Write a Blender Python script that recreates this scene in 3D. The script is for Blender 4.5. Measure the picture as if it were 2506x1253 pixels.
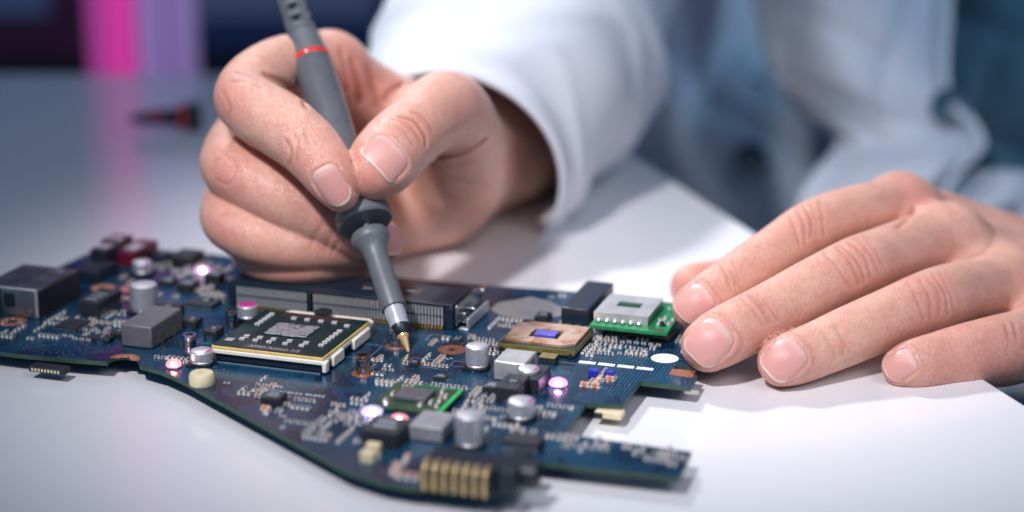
import bpy, math, random
import numpy as np
from mathutils import Vector, Matrix
from mathutils.bvhtree import BVHTree

S = 0.001                                   # everything below is measured in millimetres
scene = bpy.context.scene
for o in list(bpy.data.objects):
    bpy.data.objects.remove(o)

# ------------------------------------------------------------------ camera
FPX, PITCH = 4500.0, math.radians(16.5)
BOARD_Z = 5.0
A0 = PITCH + math.atan(223.5 / FPX)
CAM = np.array([0.0, -484 * math.cos(A0), BOARD_Z + 484 * math.sin(A0)])
FWD = np.array([0, math.cos(PITCH), -math.sin(PITCH)])
UP = np.array([0, math.sin(PITCH), math.cos(PITCH)])
RIGHT = np.array([1.0, 0, 0])
D0 = 483.4
cam_d = bpy.data.cameras.new('camera')
cam_d.sensor_width = 36
cam_d.lens = FPX / 2506 * 36
cam_d.clip_start, cam_d.clip_end = 0.01, 50
cam_d.dof.use_dof = True
cam_d.dof.focus_distance = 0.472
cam_d.dof.aperture_fstop = 4.9
cam_d.dof.aperture_blades = 7
cam = bpy.data.objects.new('camera', cam_d)
scene.collection.objects.link(cam)
cam.location = Vector(CAM * S)
cam.rotation_euler = (math.pi / 2 - PITCH, 0, 0)
scene.camera = cam

# ------------------------------------------------------------------ world, lamps, exposure
w = bpy.data.worlds.new('World'); scene.world = w; w.use_nodes = True
bg = w.node_tree.nodes['Background']
bg.inputs['Color'].default_value = (0.30, 0.60, 1.0, 1)
bg.inputs['Strength'].default_value = 0.175

def area_lamp(name, loc, target, size, power, col):
    l = bpy.data.lights.new(name, 'AREA'); l.shape = 'DISK'; l.size = size; l.energy = power; l.color = col
    o = bpy.data.objects.new(name, l); scene.collection.objects.link(o)
    o.location = loc
    o.rotation_euler = (Vector(target) - Vector(loc)).to_track_quat('-Z', 'Y').to_euler()
    return o
def spot_lamp(name, loc, target, full, blend, power, col, soft):
    l = bpy.data.lights.new(name, 'SPOT'); l.energy = power; l.color = col; l.shadow_soft_size = soft
    l.spot_size = math.radians(full); l.spot_blend = blend
    o = bpy.data.objects.new(name, l); scene.collection.objects.link(o); o.location = loc
    o.rotation_euler = (Vector(target) - Vector(loc)).to_track_quat('-Z', 'Y').to_euler()
spot_lamp('front_spot', (-0.24, -0.42, 0.62), (0.030, 0.080, 0.0), 31, 1.0, 21, (0.97, 0.94, 0.98), 0.030)
spot_lamp('back_spot', (-0.22, 0.50, 0.58), (0.050, 0.085, 0.0), 28, 1.0, 17, (0.95, 0.96, 1.0), 0.035)
area_lamp('fill_softbox', (0.30, -0.42, 0.50), (0.09, 0.04, 0.02), 0.40, 0.22, (1.0, 0.92, 0.95)).data.spread = math.radians(70)
area_lamp('blue_coat_light', (0.62, 0.05, 0.70), (0.28, 0.38, 0.24), 0.25, 0.16, (0.40, 0.70, 1.0)).data.spread = math.radians(50)  # added blue light to tint the coat; no such lamp is seen
vs = scene.view_settings
vs.view_transform = 'Standard'; vs.look = 'None'; vs.exposure = 0.38; vs.gamma = 1; vs.use_curve_mapping = False
scene.cycles.use_denoising = True
scene.cycles.max_bounces = 8
scene.cycles.caustics_reflective = False

# ------------------------------------------------------------------ pixel <-> place helpers
def W(px, py, dz=0.0):
    """a point (mm) on the sight line of a photo pixel, dz mm behind the focus distance"""
    return CAM + (FWD + RIGHT * (px - 1253) / FPX - UP * (py - 626.5) / FPX) * (D0 + dz)
def G(px, py, z=0.0):
    """where the sight line meets the horizontal plane at height z (mm)"""
    d = FWD + RIGHT * (px - 1253) / FPX - UP * (py - 626.5) / FPX
    return CAM + d * ((z - CAM[2]) / d[2])
TH = math.radians(-18.3)
BO = G(1000, 850, BOARD_Z)
cT, sT = math.cos(TH), math.sin(TH)
def L(px, py, h=0.0):
    """pixel -> board coordinates (u along, v away), at height h above the board"""
    p = G(px, py, BOARD_Z + h) - BO
    return np.array([p[0] * cT + p[1] * sT, -p[0] * sT + p[1] * cT])

# ------------------------------------------------------------------ materials
def new_mat(name):
    m = bpy.data.materials.new(name); m.use_nodes = True
    nt = m.node_tree
    return m, nt, nt.nodes['Principled BSDF'], nt.nodes['Material Output']
def nd(nt, typ, **kw):
    n = nt.nodes.new(typ)
    for k, v in kw.items():
        if k in n.inputs: n.inputs[k].default_value = v
        else: setattr(n, k, v)
    return n
def mat(name, col, rough=0.5, metal=0.0, var=0.12, scale=400, bump=0.0, bscale=3000, spec=0.5, coat=0.0, emit=None, es=0, trans=0.0):
    m, nt, b, out = new_mat(name)
    b.inputs['Roughness'].default_value = rough
    b.inputs['Metallic'].default_value = metal
    b.inputs['Specular IOR Level'].default_value = spec
    b.inputs['Coat Weight'].default_value = coat
    b.inputs['Coat Roughness'].default_value = 0.12
    b.inputs['Transmission Weight'].default_value = trans
    tc = nd(nt, 'ShaderNodeTexCoord')
    n = nd(nt, 'ShaderNodeTexNoise', Scale=scale, Detail=4.0)
    nt.links.new(tc.outputs['Object'], n.inputs['Vector'])
    r = nd(nt, 'ShaderNodeValToRGB')
    c = np.array(col)
    r.color_ramp.elements[0].position = 0.3; r.color_ramp.elements[1].position = 0.7
    r.color_ramp.elements[0].color = (*np.clip(c * (1 - var), 0, 1), 1)
    r.color_ramp.elements[1].color = (*np.clip(c * (1 + var), 0, 1), 1)
    nt.links.new(n.outputs['Fac'], r.inputs['Fac'])
    nt.links.new(r.outputs['Color'], b.inputs['Base Color'])
    mr = nd(nt, 'ShaderNodeMapRange')
    mr.inputs['To Min'].default_value = max(rough - 0.08, 0.02); mr.inputs['To Max'].default_value = min(rough + 0.08, 1)
    nt.links.new(n.outputs['Fac'], mr.inputs['Value']); nt.links.new(mr.outputs['Result'], b.inputs['Roughness'])
    if bump:
        n2 = nd(nt, 'ShaderNodeTexNoise', Scale=bscale, Detail=3.0)
        nt.links.new(tc.outputs['Object'], n2.inputs['Vector'])
        bp = nd(nt, 'ShaderNodeBump', Strength=bump, Distance=0.0003)
        nt.links.new(n2.outputs['Fac'], bp.inputs['Height']); nt.links.new(bp.outputs['Normal'], b.inputs['Normal'])
    if emit:
        b.inputs['Emission Color'].default_value = (*emit, 1); b.inputs['Emission Strength'].default_value = es
    return m
M = {}
M['table'] = mat('table_laminate', (0.78, 0.78, 0.80), 0.17, var=0.012, scale=9, spec=0.7)
M['wall'] = mat('dark_wall', (0.34, 0.30, 0.46), 0.7, var=0.5, scale=3)
M['black'] = mat('black_plastic', (0.012, 0.016, 0.024), 0.38, bump=0.15)
M['chip'] = mat('chip_epoxy', (0.018, 0.021, 0.028), 0.5, bump=0.25, bscale=6000)
M['slot'] = mat('slot_plastic', (0.010, 0.020, 0.036), 0.33)
M['alu'] = mat('brushed_aluminium', (0.74, 0.74, 0.77), 0.42, 0.75, var=0.06, scale=600)
M['steel'] = mat('steel', (0.55, 0.55, 0.57), 0.22, 1.0, var=0.15, scale=900)
M['shield'] = mat('tinned_shield', (0.74, 0.73, 0.73), 0.36, 0.7, var=0.1, scale=200, bump=0.1)
M['jack'] = mat('jack_shell', (0.30, 0.32, 0.33), 0.32, 0.9, var=0.35, scale=150, bump=0.1)
M['ferrite'] = mat('grey_ferrite', (0.16, 0.155, 0.17), 0.5, 0.25, var=0.08, bump=0.25, bscale=5000)
M['copper'] = mat('copper_pad', (0.62, 0.25, 0.16), 0.38, 0.75, var=0.25, scale=1500, bump=0.3, bscale=4000)
M['gold'] = mat('gold_plate', (0.95, 0.62, 0.24), 0.15, 1.0, var=0.12, scale=800)
M['goldtip'] = mat('gold_tip', (0.95, 0.66, 0.30), 0.28, 0.55, var=0.08, scale=800)
M['brass'] = mat('pin_brass', (0.80, 0.62, 0.25), 0.3, 1.0, var=0.15, scale=800)
M['solder'] = mat('solder', (0.75, 0.76, 0.78), 0.22, 1.0, var=0.1, scale=2000)
M['tin'] = mat('tinned_end', (0.86, 0.85, 0.84), 0.22, 0.3, var=0.08, scale=2000)
M['pin'] = mat('tinned_pin', (0.62, 0.63, 0.64), 0.35, 0.4, var=0.1, scale=2000)
M['cream'] = mat('cream_plastic', (0.72, 0.62, 0.40), 0.5, var=0.06, bump=0.1)
M['socket'] = mat('socket_plastic', (0.88, 0.83, 0.74), 0.45, var=0.05, bump=0.1)
M['white'] = mat('silkscreen_white', (0.72, 0.73, 0.75), 0.5, var=0.06)
M['print'] = mat('faint_print', (0.30, 0.36, 0.42), 0.5, var=0.1)
M['magenta'] = mat('magenta_print', (0.60, 0.03, 0.28), 0.4, var=0.06)
M['green'] = mat('green_mask', (0.01, 0.22, 0.07), 0.3, var=0.25, scale=700, coat=0.3)
M['cpu'] = mat('processor_mask', (0.001, 0.024, 0.026), 0.40, var=0.2, scale=300, spec=.3)
M['cpuedge'] = mat('processor_laminate', (0.82, 0.60, 0.20), 0.45, var=0.1)
M['bgaedge'] = mat('chip_laminate', (0.16, 0.13, 0.03), 0.4, var=0.25)
M['label'] = mat('dark_label', (0.035, 0.022, 0.024), 0.5, var=0.2)
M['purple'] = mat('violet_die', (0.10, 0.085, 0.50), 0.22, var=0.08, coat=0.5)
M['smdtan'] = mat('ceramic_tan', (0.30, 0.18, 0.11), 0.4, var=0.15)
M['smdgrey'] = mat('ceramic_grey', (0.13, 0.12, 0.12), 0.4, var=0.15)
M['smdorange'] = mat('ceramic_orange', (0.65, 0.22, 0.09), 0.4, var=0.15)
M['blue'] = mat('blue_component', (0.02, 0.03, 0.36), 0.25, var=0.1, coat=0.4)
M['edge'] = mat('board_edge', (0.035, 0.075, 0.055), 0.55, var=0.2)
M['probe'] = mat('probe_rubber', (0.115, 0.125, 0.140), 0.42, var=0.06, scale=300, bump=0.12, bscale=7000)
M['probehandle'] = mat('probe_handle', (0.105, 0.112, 0.128), 0.30, var=0.05, scale=300, bump=0.05, bscale=7000)
M['chrome'] = mat('chrome', (0.86, 0.86, 0.88), 0.22, 0.62, var=0.04)
M['red'] = mat('red_ring', (0.70, 0.025, 0.012), 0.22, var=0.05, coat=0.4)
M['darkred'] = mat('dark_red_plastic', (0.26, 0.008, 0.02), 0.35)
M['tape'] = mat('silver_tape', (0.42, 0.42, 0.43), 0.4, 0.5, var=0.12, scale=150, bump=0.2, bscale=600)

def cracked_paste():
    m, nt, b, out = new_mat('thermal_paste')
    tc = nd(nt, 'ShaderNodeTexCoord')
    n = nd(nt, 'ShaderNodeTexNoise', Scale=300.0, Detail=3.0)
    nt.links.new(tc.outputs['Object'], n.inputs['Vector'])
    mx = nd(nt, 'ShaderNodeMixRGB', Fac=0.004); mx.inputs['Fac'].default_value = 0.003
    nt.links.new(tc.outputs['Object'], mx.inputs['Color1']); nt.links.new(n.outputs['Color'], mx.inputs['Color2'])
    v = nd(nt, 'ShaderNodeTexVoronoi', Scale=330.0); v.feature = 'DISTANCE_TO_EDGE'
    nt.links.new(mx.outputs['Color'], v.inputs['Vector'])
    r = nd(nt, 'ShaderNodeValToRGB')
    r.color_ramp.elements[0].position = 0.015; r.color_ramp.elements[1].position = 0.035
    r.color_ramp.elements[0].color = (0.05, 0.05, 0.055, 1); r.color_ramp.elements[1].color = (0.30, 0.285, 0.295, 1)
    nt.links.new(v.outputs['Distance'], r.inputs['Fac']); nt.links.new(r.outputs['Color'], b.inputs['Base Color'])
    bp = nd(nt, 'ShaderNodeBump', Strength=0.8, Distance=0.0004)
    nt.links.new(v.outputs['Distance'], bp.inputs['Height']); nt.links.new(bp.outputs['Normal'], b.inputs['Normal'])
    b.inputs['Roughness'].default_value = 0.55
    return m
M['paste'] = cracked_paste()

def copper_plate():
    m, nt, b, out = new_mat('copper_plate')
    tc = nd(nt, 'ShaderNodeTexCoord')
    n = nd(nt, 'ShaderNodeTexNoise', Scale=90.0, Detail=5.0, Distortion=1.5)
    nt.links.new(tc.outputs['Object'], n.inputs['Vector'])
    r = nd(nt, 'ShaderNodeValToRGB')
    r.color_ramp.elements[0].position = 0.36; r.color_ramp.elements[1].position = 0.55
    r.color_ramp.elements[0].color = (0.52, 0.22, 0.12, 1); r.color_ramp.elements[1].color = (0.78, 0.56, 0.42, 1)
    nt.links.new(n.outputs['Fac'], r.inputs['Fac']); nt.links.new(r.outputs['Color'], b.inputs['Base Color'])
    b.inputs['Metallic'].default_value = 0.6; b.inputs['Roughness'].default_value = 0.42
    return m
M['spreader'] = copper_plate()

def board_mat():
    m, nt, b, out = new_mat('blue_solder_mask')
    tc = nd(nt, 'ShaderNodeTexCoord')
    def lines(rot, sc, nsc, th):
        mp = nd(nt, 'ShaderNodeMapping'); mp.inputs['Rotation'].default_value = (0, 0, rot)
        nt.links.new(tc.outputs['Object'], mp.inputs['Vector'])
        wv = nd(nt, 'ShaderNodeTexWave', Scale=sc); wv.bands_direction = 'X'
        nt.links.new(mp.outputs['Vector'], wv.inputs['Vector'])
        st = nd(nt, 'ShaderNodeMath', operation='GREATER_THAN'); st.inputs[1].default_value = 0.72
        nt.links.new(wv.outputs['Fac'], st.inputs[0])
        v = nd(nt, 'ShaderNodeTexVoronoi', Scale=nsc); v.distance = 'CHEBYCHEV'
        nt.links.new(mp.outputs['Vector'], v.inputs['Vector'])
        sx = nd(nt, 'ShaderNodeSeparateColor'); nt.links.new(v.outputs['Color'], sx.inputs[0])
        s2 = nd(nt, 'ShaderNodeMath', operation='GREATER_THAN'); s2.inputs[1].default_value = th
        nt.links.new(sx.outputs[0], s2.inputs[0])
        mu = nd(nt, 'ShaderNodeMath', operation='MULTIPLY')
        nt.links.new(st.outputs[0], mu.inputs[0]); nt.links.new(s2.outputs[0], mu.inputs[1])
        return mu
    a = lines(0.0, 330, 90, 0.55); c = lines(math.pi / 2, 300, 75, 0.6); d = lines(math.pi / 4, 310, 110, 0.7)
    m1 = nd(nt, 'ShaderNodeMath', operation='MAXIMUM'); nt.links.new(a.outputs[0], m1.inputs[0]); nt.links.new(c.outputs[0], m1.inputs[1])
    m2 = nd(nt, 'ShaderNodeMath', operation='MAXIMUM'); nt.links.new(m1.outputs[0], m2.inputs[0]); nt.links.new(d.outputs[0], m2.inputs[1])
    n = nd(nt, 'ShaderNodeTexNoise', Scale=60.0, Detail=3.0); nt.links.new(tc.outputs['Object'], n.inputs['Vector'])
    r = nd(nt, 'ShaderNodeValToRGB')
    r.color_ramp.elements[0].color = (0.001, 0.013, 0.038, 1); r.color_ramp.elements[1].color = (0.002, 0.029, 0.066, 1)
    nt.links.new(n.outputs['Fac'], r.inputs['Fac'])
    mx = nd(nt, 'ShaderNodeMixRGB'); mx.inputs['Color2'].default_value = (0.010, 0.070, 0.135, 1)
    nt.links.new(m2.outputs[0], mx.inputs['Fac']); nt.links.new(r.outputs['Color'], mx.inputs['Color1'])
    nt.links.new(mx.outputs['Color'], b.inputs['Base Color'])
    bp = nd(nt, 'ShaderNodeBump', Strength=0.25, Distance=0.00006)
    nt.links.new(m2.outputs[0], bp.inputs['Height']); nt.links.new(bp.outputs['Normal'], b.inputs['Normal'])
    b.inputs['Roughness'].default_value = 0.20; b.inputs['Specular IOR Level'].default_value = 0.55
    return m
M['board'] = board_mat()

# ------------------------------------------------------------------ mesh helpers
def link(o, parent=None):
    scene.collection.objects.link(o)
    if parent: o.parent = parent
    return o
def empty(name, loc=(0, 0, 0), rz=0.0):
    o = bpy.data.objects.new(name, None); o.empty_display_size = 0.01
    o.location = Vector(loc) * S; o.rotation_euler = (0, 0, rz)
    return link(o)
def tag(o, label=None, cat=None, group=None, kind=None):
    if label: o['label'] = label
    if cat: o['category'] = cat
    if group: o['group'] = group
    if kind: o['kind'] = kind
    return o
class MB:
    def __init__(s): s.v, s.f, s.m = [], [], []
    def add(s, vs, fs, mi=0):
        k = len(s.v); s.v += [tuple(x) for x in vs]
        s.f += [tuple(i + k for i in f) for f in fs]; s.m += [mi] * len(fs)
    def box(s, x0, x1, y0, y1, z0, z1, mi=0, rot=0.0, c=None):
        vs = [(x, y, z) for z in (z0, z1) for (x, y) in ((x0, y0), (x1, y0), (x1, y1), (x0, y1))]
        if rot:
            cx, cy = c if c else ((x0 + x1) / 2, (y0 + y1) / 2)
            q, r = math.cos(rot), math.sin(rot)
            vs = [(cx + (x - cx) * q - (y - cy) * r, cy + (x - cx) * r + (y - cy) * q, z) for x, y, z in vs]
        s.add(vs, [(3, 2, 1, 0), (4, 5, 6, 7), (0, 1, 5, 4), (1, 2, 6, 5), (2, 3, 7, 6), (3, 0, 4, 7)], mi)
        return s
    def lathe(s, prof, c=(0, 0, 0), n=24, mi=0, ax=None):
        """prof: (radius, height) list; ax: unit axis (default z)"""
        c = np.array(c, float)
        a = np.array(ax if ax is not None else (0, 0, 1), float); a /= np.linalg.norm(a)
        t = np.array((1, 0, 0)) if abs(a[0]) < 0.8 else np.array((0, 1, 0))
        e1 = np.cross(a, t); e1 /= np.linalg.norm(e1); e2 = np.cross(a, e1)
        vs, fs = [], []
        for (r, h) in prof:
            for i in range(n):
                an = 2 * math.pi * i / n
                vs.append(c + a * h + (e1 * math.cos(an) + e2 * math.sin(an)) * r)
        for j in range(len(prof) - 1):
            for i in range(n):
                k = (i + 1) % n
                fs.append((j * n + i, j * n + k, (j + 1) * n + k, (j + 1) * n + i))
        fs.append(tuple(range(n - 1, -1, -1))); fs.append(tuple((len(prof) - 1) * n + i for i in range(n)))
        s.add(vs, fs, mi); return s
    def cyl(s, x, y, z0, z1, r, n=24, mi=0): return s.lathe([(r, z0), (r, z1)], (x, y, 0), n, mi)
    def prism(s, poly, z0, z1, mi=0, mis=None):
        n = len(poly)
        area = sum(poly[i][0] * poly[(i + 1) % n][1] - poly[(i + 1) % n][0] * poly[i][1] for i in range(n))
        if area < 0: poly = poly[::-1]
        vs = [(p[0], p[1], z0) for p in poly] + [(p[0], p[1], z1) for p in poly]
        s.add(vs, [tuple(range(n - 1, -1, -1)), tuple(range(n, 2 * n))], mi)
        k = len(s.v) - 2 * n
        for i in range(n):
            j = (i + 1) % n
            s.f.append((k + i, k + j, k + n + j, k + n + i)); s.m.append(mi if mis is None else mis)
        return s
    def mesh(s, name, mats, smooth=True, ang=35):
        me = bpy.data.meshes.new(name)
        me.from_pydata([(x * S, y * S, z * S) for x, y, z in s.v], [], s.f)
        for m_ in (mats if isinstance(mats, (list, tuple)) else [mats]): me.materials.append(M[m_] if isinstance(m_, str) else m_)
        me.polygons.foreach_set('material_index', s.m)
        if smooth:
            me.shade_smooth(); me.set_sharp_from_angle(angle=math.radians(ang))
        me.update(); return me
    def build(s, name, mats, parent=None, bev=0.0, smooth=True, loc=None):
        o = bpy.data.objects.new(name, s.mesh(name, mats, smooth)); link(o, parent)
        if loc is not None: o.location = Vector(loc) * S
        if bev:
            md = o.modifiers.new('bevel', 'BEVEL'); md.width = bev * S; md.segments = 2; md.limit_method = 'ANGLE'; md.angle_limit = math.radians(40)
            md.harden_normals = False
        return o
def text_mesh(body, size, mname, name, parent, loc, rot=(0, 0, 0), depth=0.03):
    cu = bpy.data.curves.new('txt', 'FONT'); cu.body = body; cu.size = size * S; cu.align_x = 'CENTER'; cu.align_y = 'CENTER'; cu.extrude = depth * S
    t = bpy.data.objects.new('txt', cu); scene.collection.objects.link(t)
    dg = bpy.context.evaluated_depsgraph_get(); dg.update()
    me = bpy.data.meshes.new_from_object(t.evaluated_get(dg)); me.name = name
    bpy.data.objects.remove(t)
    me.materials.clear(); me.materials.append(M[mname])
    o = bpy.data.objects.new(name, me); link(o, parent); o.location = Vector(loc) * S; o.rotation_euler = rot
    return o
def catmull2(P, n):
    out = []; Q = [(2 * P[0][0] - P[1][0], 2 * P[0][1] - P[1][1])] + list(P) + [(2 * P[-1][0] - P[-2][0], 2 * P[-1][1] - P[-2][1])]
    for i in range(1, len(Q) - 2):
        for k in range(n):
            t = k / n; out.append(tuple(.5 * (2 * Q[i][c] + (Q[i + 1][c] - Q[i - 1][c]) * t + (2 * Q[i - 1][c] - 5 * Q[i][c] + 4 * Q[i + 1][c] - Q[i + 2][c]) * t * t + (3 * Q[i][c] - Q[i - 1][c] - 3 * Q[i + 1][c] + Q[i + 2][c]) * t ** 3) for c in (0, 1)))
    return out + [P[-1]]
# ================================================================== setting
rng = random.Random(7)
e0, e1 = G(1240, 181), G(2506, 985)
ed = (e1 - e0) / np.linalg.norm(e1 - e0)
tp = [(-1500, e0[1]), (e0[0], e0[1]), tuple((e1 + ed * 260)[:2]), (-1500, (e1 + ed * 260)[1])]
t = MB().prism(tp, -24, 0, 0, 0).build('table', 'table', bev=1.5)
tag(t, kind='structure')
f = MB().box(-2500, 2500, -900, 1700, -735, -725).build('floor', mat('floor_grey', (0.05, 0.065, 0.085), 0.6)); tag(f, kind='structure')
wl = MB().box(-2500, 2500, 1300, 1340, -724, 1500).build('back_wall', 'wall'); tag(wl, kind='structure')

def streak_tube(px, w, h, dz, col, es, label):  # added glowing tubes, standing in for overlaid pink and lilac light streaks
    p = W(px, 181, dz); z0 = p[2]; p[2] = -725
    r = empty('streak_tube', p); z0 += 725 - 110
    MB().lathe([(90, 0.5), (90, 8), (20, 14), (9, 20), (9, z0)], n=24).build('stand', 'black', r)
    MB().lathe([(w * .8, z0), (w * .8, z0 + 20), (w * .55, z0 + 22)], n=20).build('socket', 'black', r)
    MB().lathe([(w * .5, z0 + 22), (w * .5, z0 + h - 6), (w * .3, z0 + h)], n=20).build('tube', mat('streak_glow', col, 0.4, emit=col, es=es), r)
    tag(r, label, 'lamp', 'glowing tubes added for the light streaks behind the table')
streak_tube(300, 13, 600, 560, (1.0, 0.06, 0.45), 0.36, 'bright magenta glowing tube added for the light streak behind the table, far left')
streak_tube(262, 20, 600, 600, (0.8, 0.10, 0.50), 0.22, 'dim wide pink glowing tube added to soften the light streak behind the table, leftmost of all')  # added beside the magenta tube to imitate the streak's soft glow
streak_tube(372, 17, 600, 570, (0.62, 0.42, 0.85), 0.13, 'left one of two pale lilac glowing tubes added for light streaks behind the table')
streak_tube(452, 17, 600, 570, (0.66, 0.42, 0.85), 0.13, 'right one of two pale lilac glowing tubes added for light streaks behind the table, next to hand')

def instrument(px, py, w, h, d, dz, m1, m2, label):
    p = W(px, py, dz); r = empty('instrument_case', p)
    MB().box(-w / 2, w / 2, 0, d, 0, h).build('case', m1, r, bev=4)
    MB().box(-w * .42, w * .1, -3, -0.5, h * .2, h * .8).build('front_panel', m2, r, bev=1)
    for k in range(3): MB().lathe([(6, 0), (5.5, 8)], (w * .2 + k * w * .1, -0.5, h * .5), 16, ax=(0, -1, 0)).build('knob', 'black', r)
    MB().box(-w * .45, w * .45, d * .1, d * .9, -(p[2] + 724.5), -1).build('stand', 'black', r)
    tag(r, label, 'instrument', 'blurred instruments in the background')
instrument(60, 150, 230, 190, 110, 1000, mat('maroon_case', (0.16, 0.02, 0.07), 0.5), mat('slate_panel', (0.32, 0.34, 0.55), 0.5), 'blurred maroon case with slate front panel in dark background, far left')
instrument(830, 130, 300, 140, 110, 1000, mat('navy_case', (0.04, 0.07, 0.20), 0.5), mat('grey_panel', (0.34, 0.34, 0.48), 0.5), 'blurred navy case with grey front panel behind the gripping hand')

# banana plug lying on the table
def banana_plug():
    p = G(412, 322); r = empty('banana_plug', p, math.radians(3))
    ax = (1, 0.12, 0); ax = np.array(ax) / np.linalg.norm(ax)
    R0 = 6.0
    MB().lathe([(1.2, -15), (2.0, -12), (3.0, -2), (4.4, 6), (4.6, 7)], (0, 0, R0), 20, ax=ax).build('sleeve', 'black', r)
    MB().lathe([(2.4, -8), (3.05, -3.0), (3.15, -1.5)], (0, 0, R0 + .35), 20, ax=ax).build('stripe', 'darkred', r)
    MB().lathe([(4.6, 7), (6.0, 8), (6.0, 13), (5.2, 14)], (0, 0, R0), 20, ax=ax).build('flange', 'black', r)
    MB().lathe([(4.7, 4.8), (5.1, 5.6), (5.1, 6.8), (4.4, 7)], (0, 0, R0), 20, ax=ax).build('ring', 'red', r)
    tag(r, 'small black and red plug lying on the table behind the board', 'plug')
banana_plug()

# ================================================================== circuit board
board = empty('circuit_board', (BO[0], BO[1], BOARD_Z), TH)
tag(board, 'dark blue laptop circuit board full of chips, lying on the white table', 'circuit board')
out = [(-120, 845), (40, 866), (150, 876), (262, 885), (268, 878), (282, 872), (305, 870), (328, 873), (338, 880), (342, 893), (395, 908), (445, 930), (845, 1150),
       (930, 1178), (1005, 1192), (1215, 1203), (1268, 1124), (1662, 1168), (1692, 1106), (1382, 1062), (1434, 986), (1522, 991), (1567, 933), (1690, 947), (1707, 917), (1645, 911), (1655, 893), (1722, 899), (1815, 772),
       (1640, 741), (1480, 718), (1290, 706), (1000, 682), (520, 622), (330, 606), (250, 604), (120, 665), (-160, 800)]
MB().prism([tuple(L(*p)) for p in out], -1.2, 0, 0, 1).build('panel', ['board', 'edge'], board)
pan = [tuple(L(*p)) for p in out]
def inside(x, y):
    c = False; n = len(pan)
    for i in range(n):
        (x1, y1), (x2, y2) = pan[i], pan[(i + 1) % n]
        if (y1 > y) != (y2 > y) and x < (x2 - x1) * (y - y1) / (y2 - y1) + x1: c = not c
    return c
occ = []
def block(u0, u1, v0, v1): occ.append((min(u0, u1) - .4, max(u0, u1) + .4, min(v0, v1) - .4, max(v0, v1) + .4))
def free(u, v): return not any(a < u < b and c < v < d for a, b, c, d in occ)
def extents(fl, fr, br, h0=0.0):
    a, b, c = L(*fl, h0), L(*fr, h0), L(*br, h0)
    return a[0], b[0], (a[1] + b[1]) / 2, c[1]
def bx(name, fl, fr, br, h, m, bev=.2, z0=0.0, parent=None, d=None, reg=True):
    u0, u1, v0, v1 = extents(fl, fr, br)
    if d: v1 = v0 + d
    if reg: block(u0, u1, v0, v1)
    o = MB().box(-(u1 - u0) / 2, (u1 - u0) / 2, -(v1 - v0) / 2, (v1 - v0) / 2, 0, h).build(name, m, parent or board, bev)
    o.location = ((u0 + u1) / 2 * S, (v0 + v1) / 2 * S, z0 * S)
    o['w'], o['d'] = u1 - u0, v1 - v0
    return o
def lat(name, px, py, prof, m, n=28, parent=None, reg=True, z=0.0):
    p = L(px, py)
    r = max(q[0] for q in prof)
    if reg: block(p[0] - r, p[0] + r, p[1] - r, p[1] + r)
    o = MB().lathe(prof, n=n).build(name, m, parent or board); o.location = (p[0] * S, p[1] * S, z * S)
    return o
def legs(o, side, n, m='solder', ln=.9, wd=.28, z=.5, name='lead_row'):
    """gull-wing leads along one side of a chip, a sub-part"""
    w_, d_ = o['w'] / 2, o['d'] / 2; mb = MB()
    for i in range(n):
        q = (i + .5) / n * 2 - 1
        if side in 'fb':
            s_ = -1 if side == 'f' else 1; x = q * (w_ - .2); y0 = s_ * (d_ - .1); y1 = s_ * (d_ + ln)
            mb.box(x - wd / 2, x + wd / 2, min(y0, y0 + s_ * .35), max(y0, y0 + s_ * .35), .05, z); mb.box(x - wd / 2, x + wd / 2, min(y0, y1), max(y0, y1), .01, .16)
        else:
            s_ = -1 if side == 'l' else 1; y = q * (d_ - .2); x0 = s_ * (w_ - .1); x1 = s_ * (w_ + ln)
            mb.box(min(x0, x0 + s_ * .35), max(x0, x0 + s_ * .35), y - wd / 2, y + wd / 2, .05, z); mb.box(min(x0, x1), max(x0, x1), y - wd / 2, y + wd / 2, .01, .16)
    k = mb.build(name, m, o, smooth=False); k['kind'] = 'stuff'
    return k

# --- memory socket
su0, su1, sv0, _ = extents((556, 752), (1112, 806), (1150, 760))
SW, SD, SH = su1 - su0, 15.0, 7.2
slot = empty('x'); slot.name = 'memory_socket'; slot.parent = board
slot.location = (su0 * S, sv0 * S, 0); slot.rotation_euler = (0, 0, 0); block(su0, su1 + 3, sv0, sv0 + SD)
MB().box(0, SW, 2.2, SD, .3, SH).build('housing', 'slot', slot, .25)
MB().box(0, SW, 0, 2.15, SH - .9, SH).build('top_rail', 'slot', slot, .15)
MB().box(0, SW, .25, 2.15, 3.3, 3.75).build('middle_rail', 'slot', slot, .1)
for x0, x1 in ((0, 1.9), (SW - 2.4, SW), (SW * .36, SW * .36 + 1.1)):
    MB().box(x0, x1, 0, 2.14, .25, SH - .92).build('pillar', 'slot', slot, .12)
pm = MB(); pg = MB()
npin = 66
for i in range(npin):
    x = 2.4 + (SW - 5.2) * (i + .5) / npin
    if SW * .36 - .3 < x < SW * .36 + 1.4: continue
    pm.box(x - .2, x + .2, .12, .8, 3.78, SH - 1.0); pm.box(x - .2, x + .2, .12, .8, .9, 3.28)
    pg.box(x - .2, x + .2, -1.3, 1.2, .02, .3); pg.box(x - .2, x + .2, -.25, .1, .3, 1.0)
pm.build('contact_pin_row', 'pin', slot, smooth=False)['kind'] = 'stuff'
pg.build('solder_tail_row', 'brass', slot, smooth=False)['kind'] = 'stuff'
MB().box(SW * .55, SW * .82, 5, 11, SH + .005, SH + .06).build('label', 'label', slot)
for k in range(4): MB().box(SW * .57 + k * 4, SW * .57 + k * 4 + 2.8, 6.2 + (k % 2) * 1.6, 7.0 + (k % 2) * 1.6, SH + .065, SH + .08).build('print_line', 'print', slot)
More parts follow.
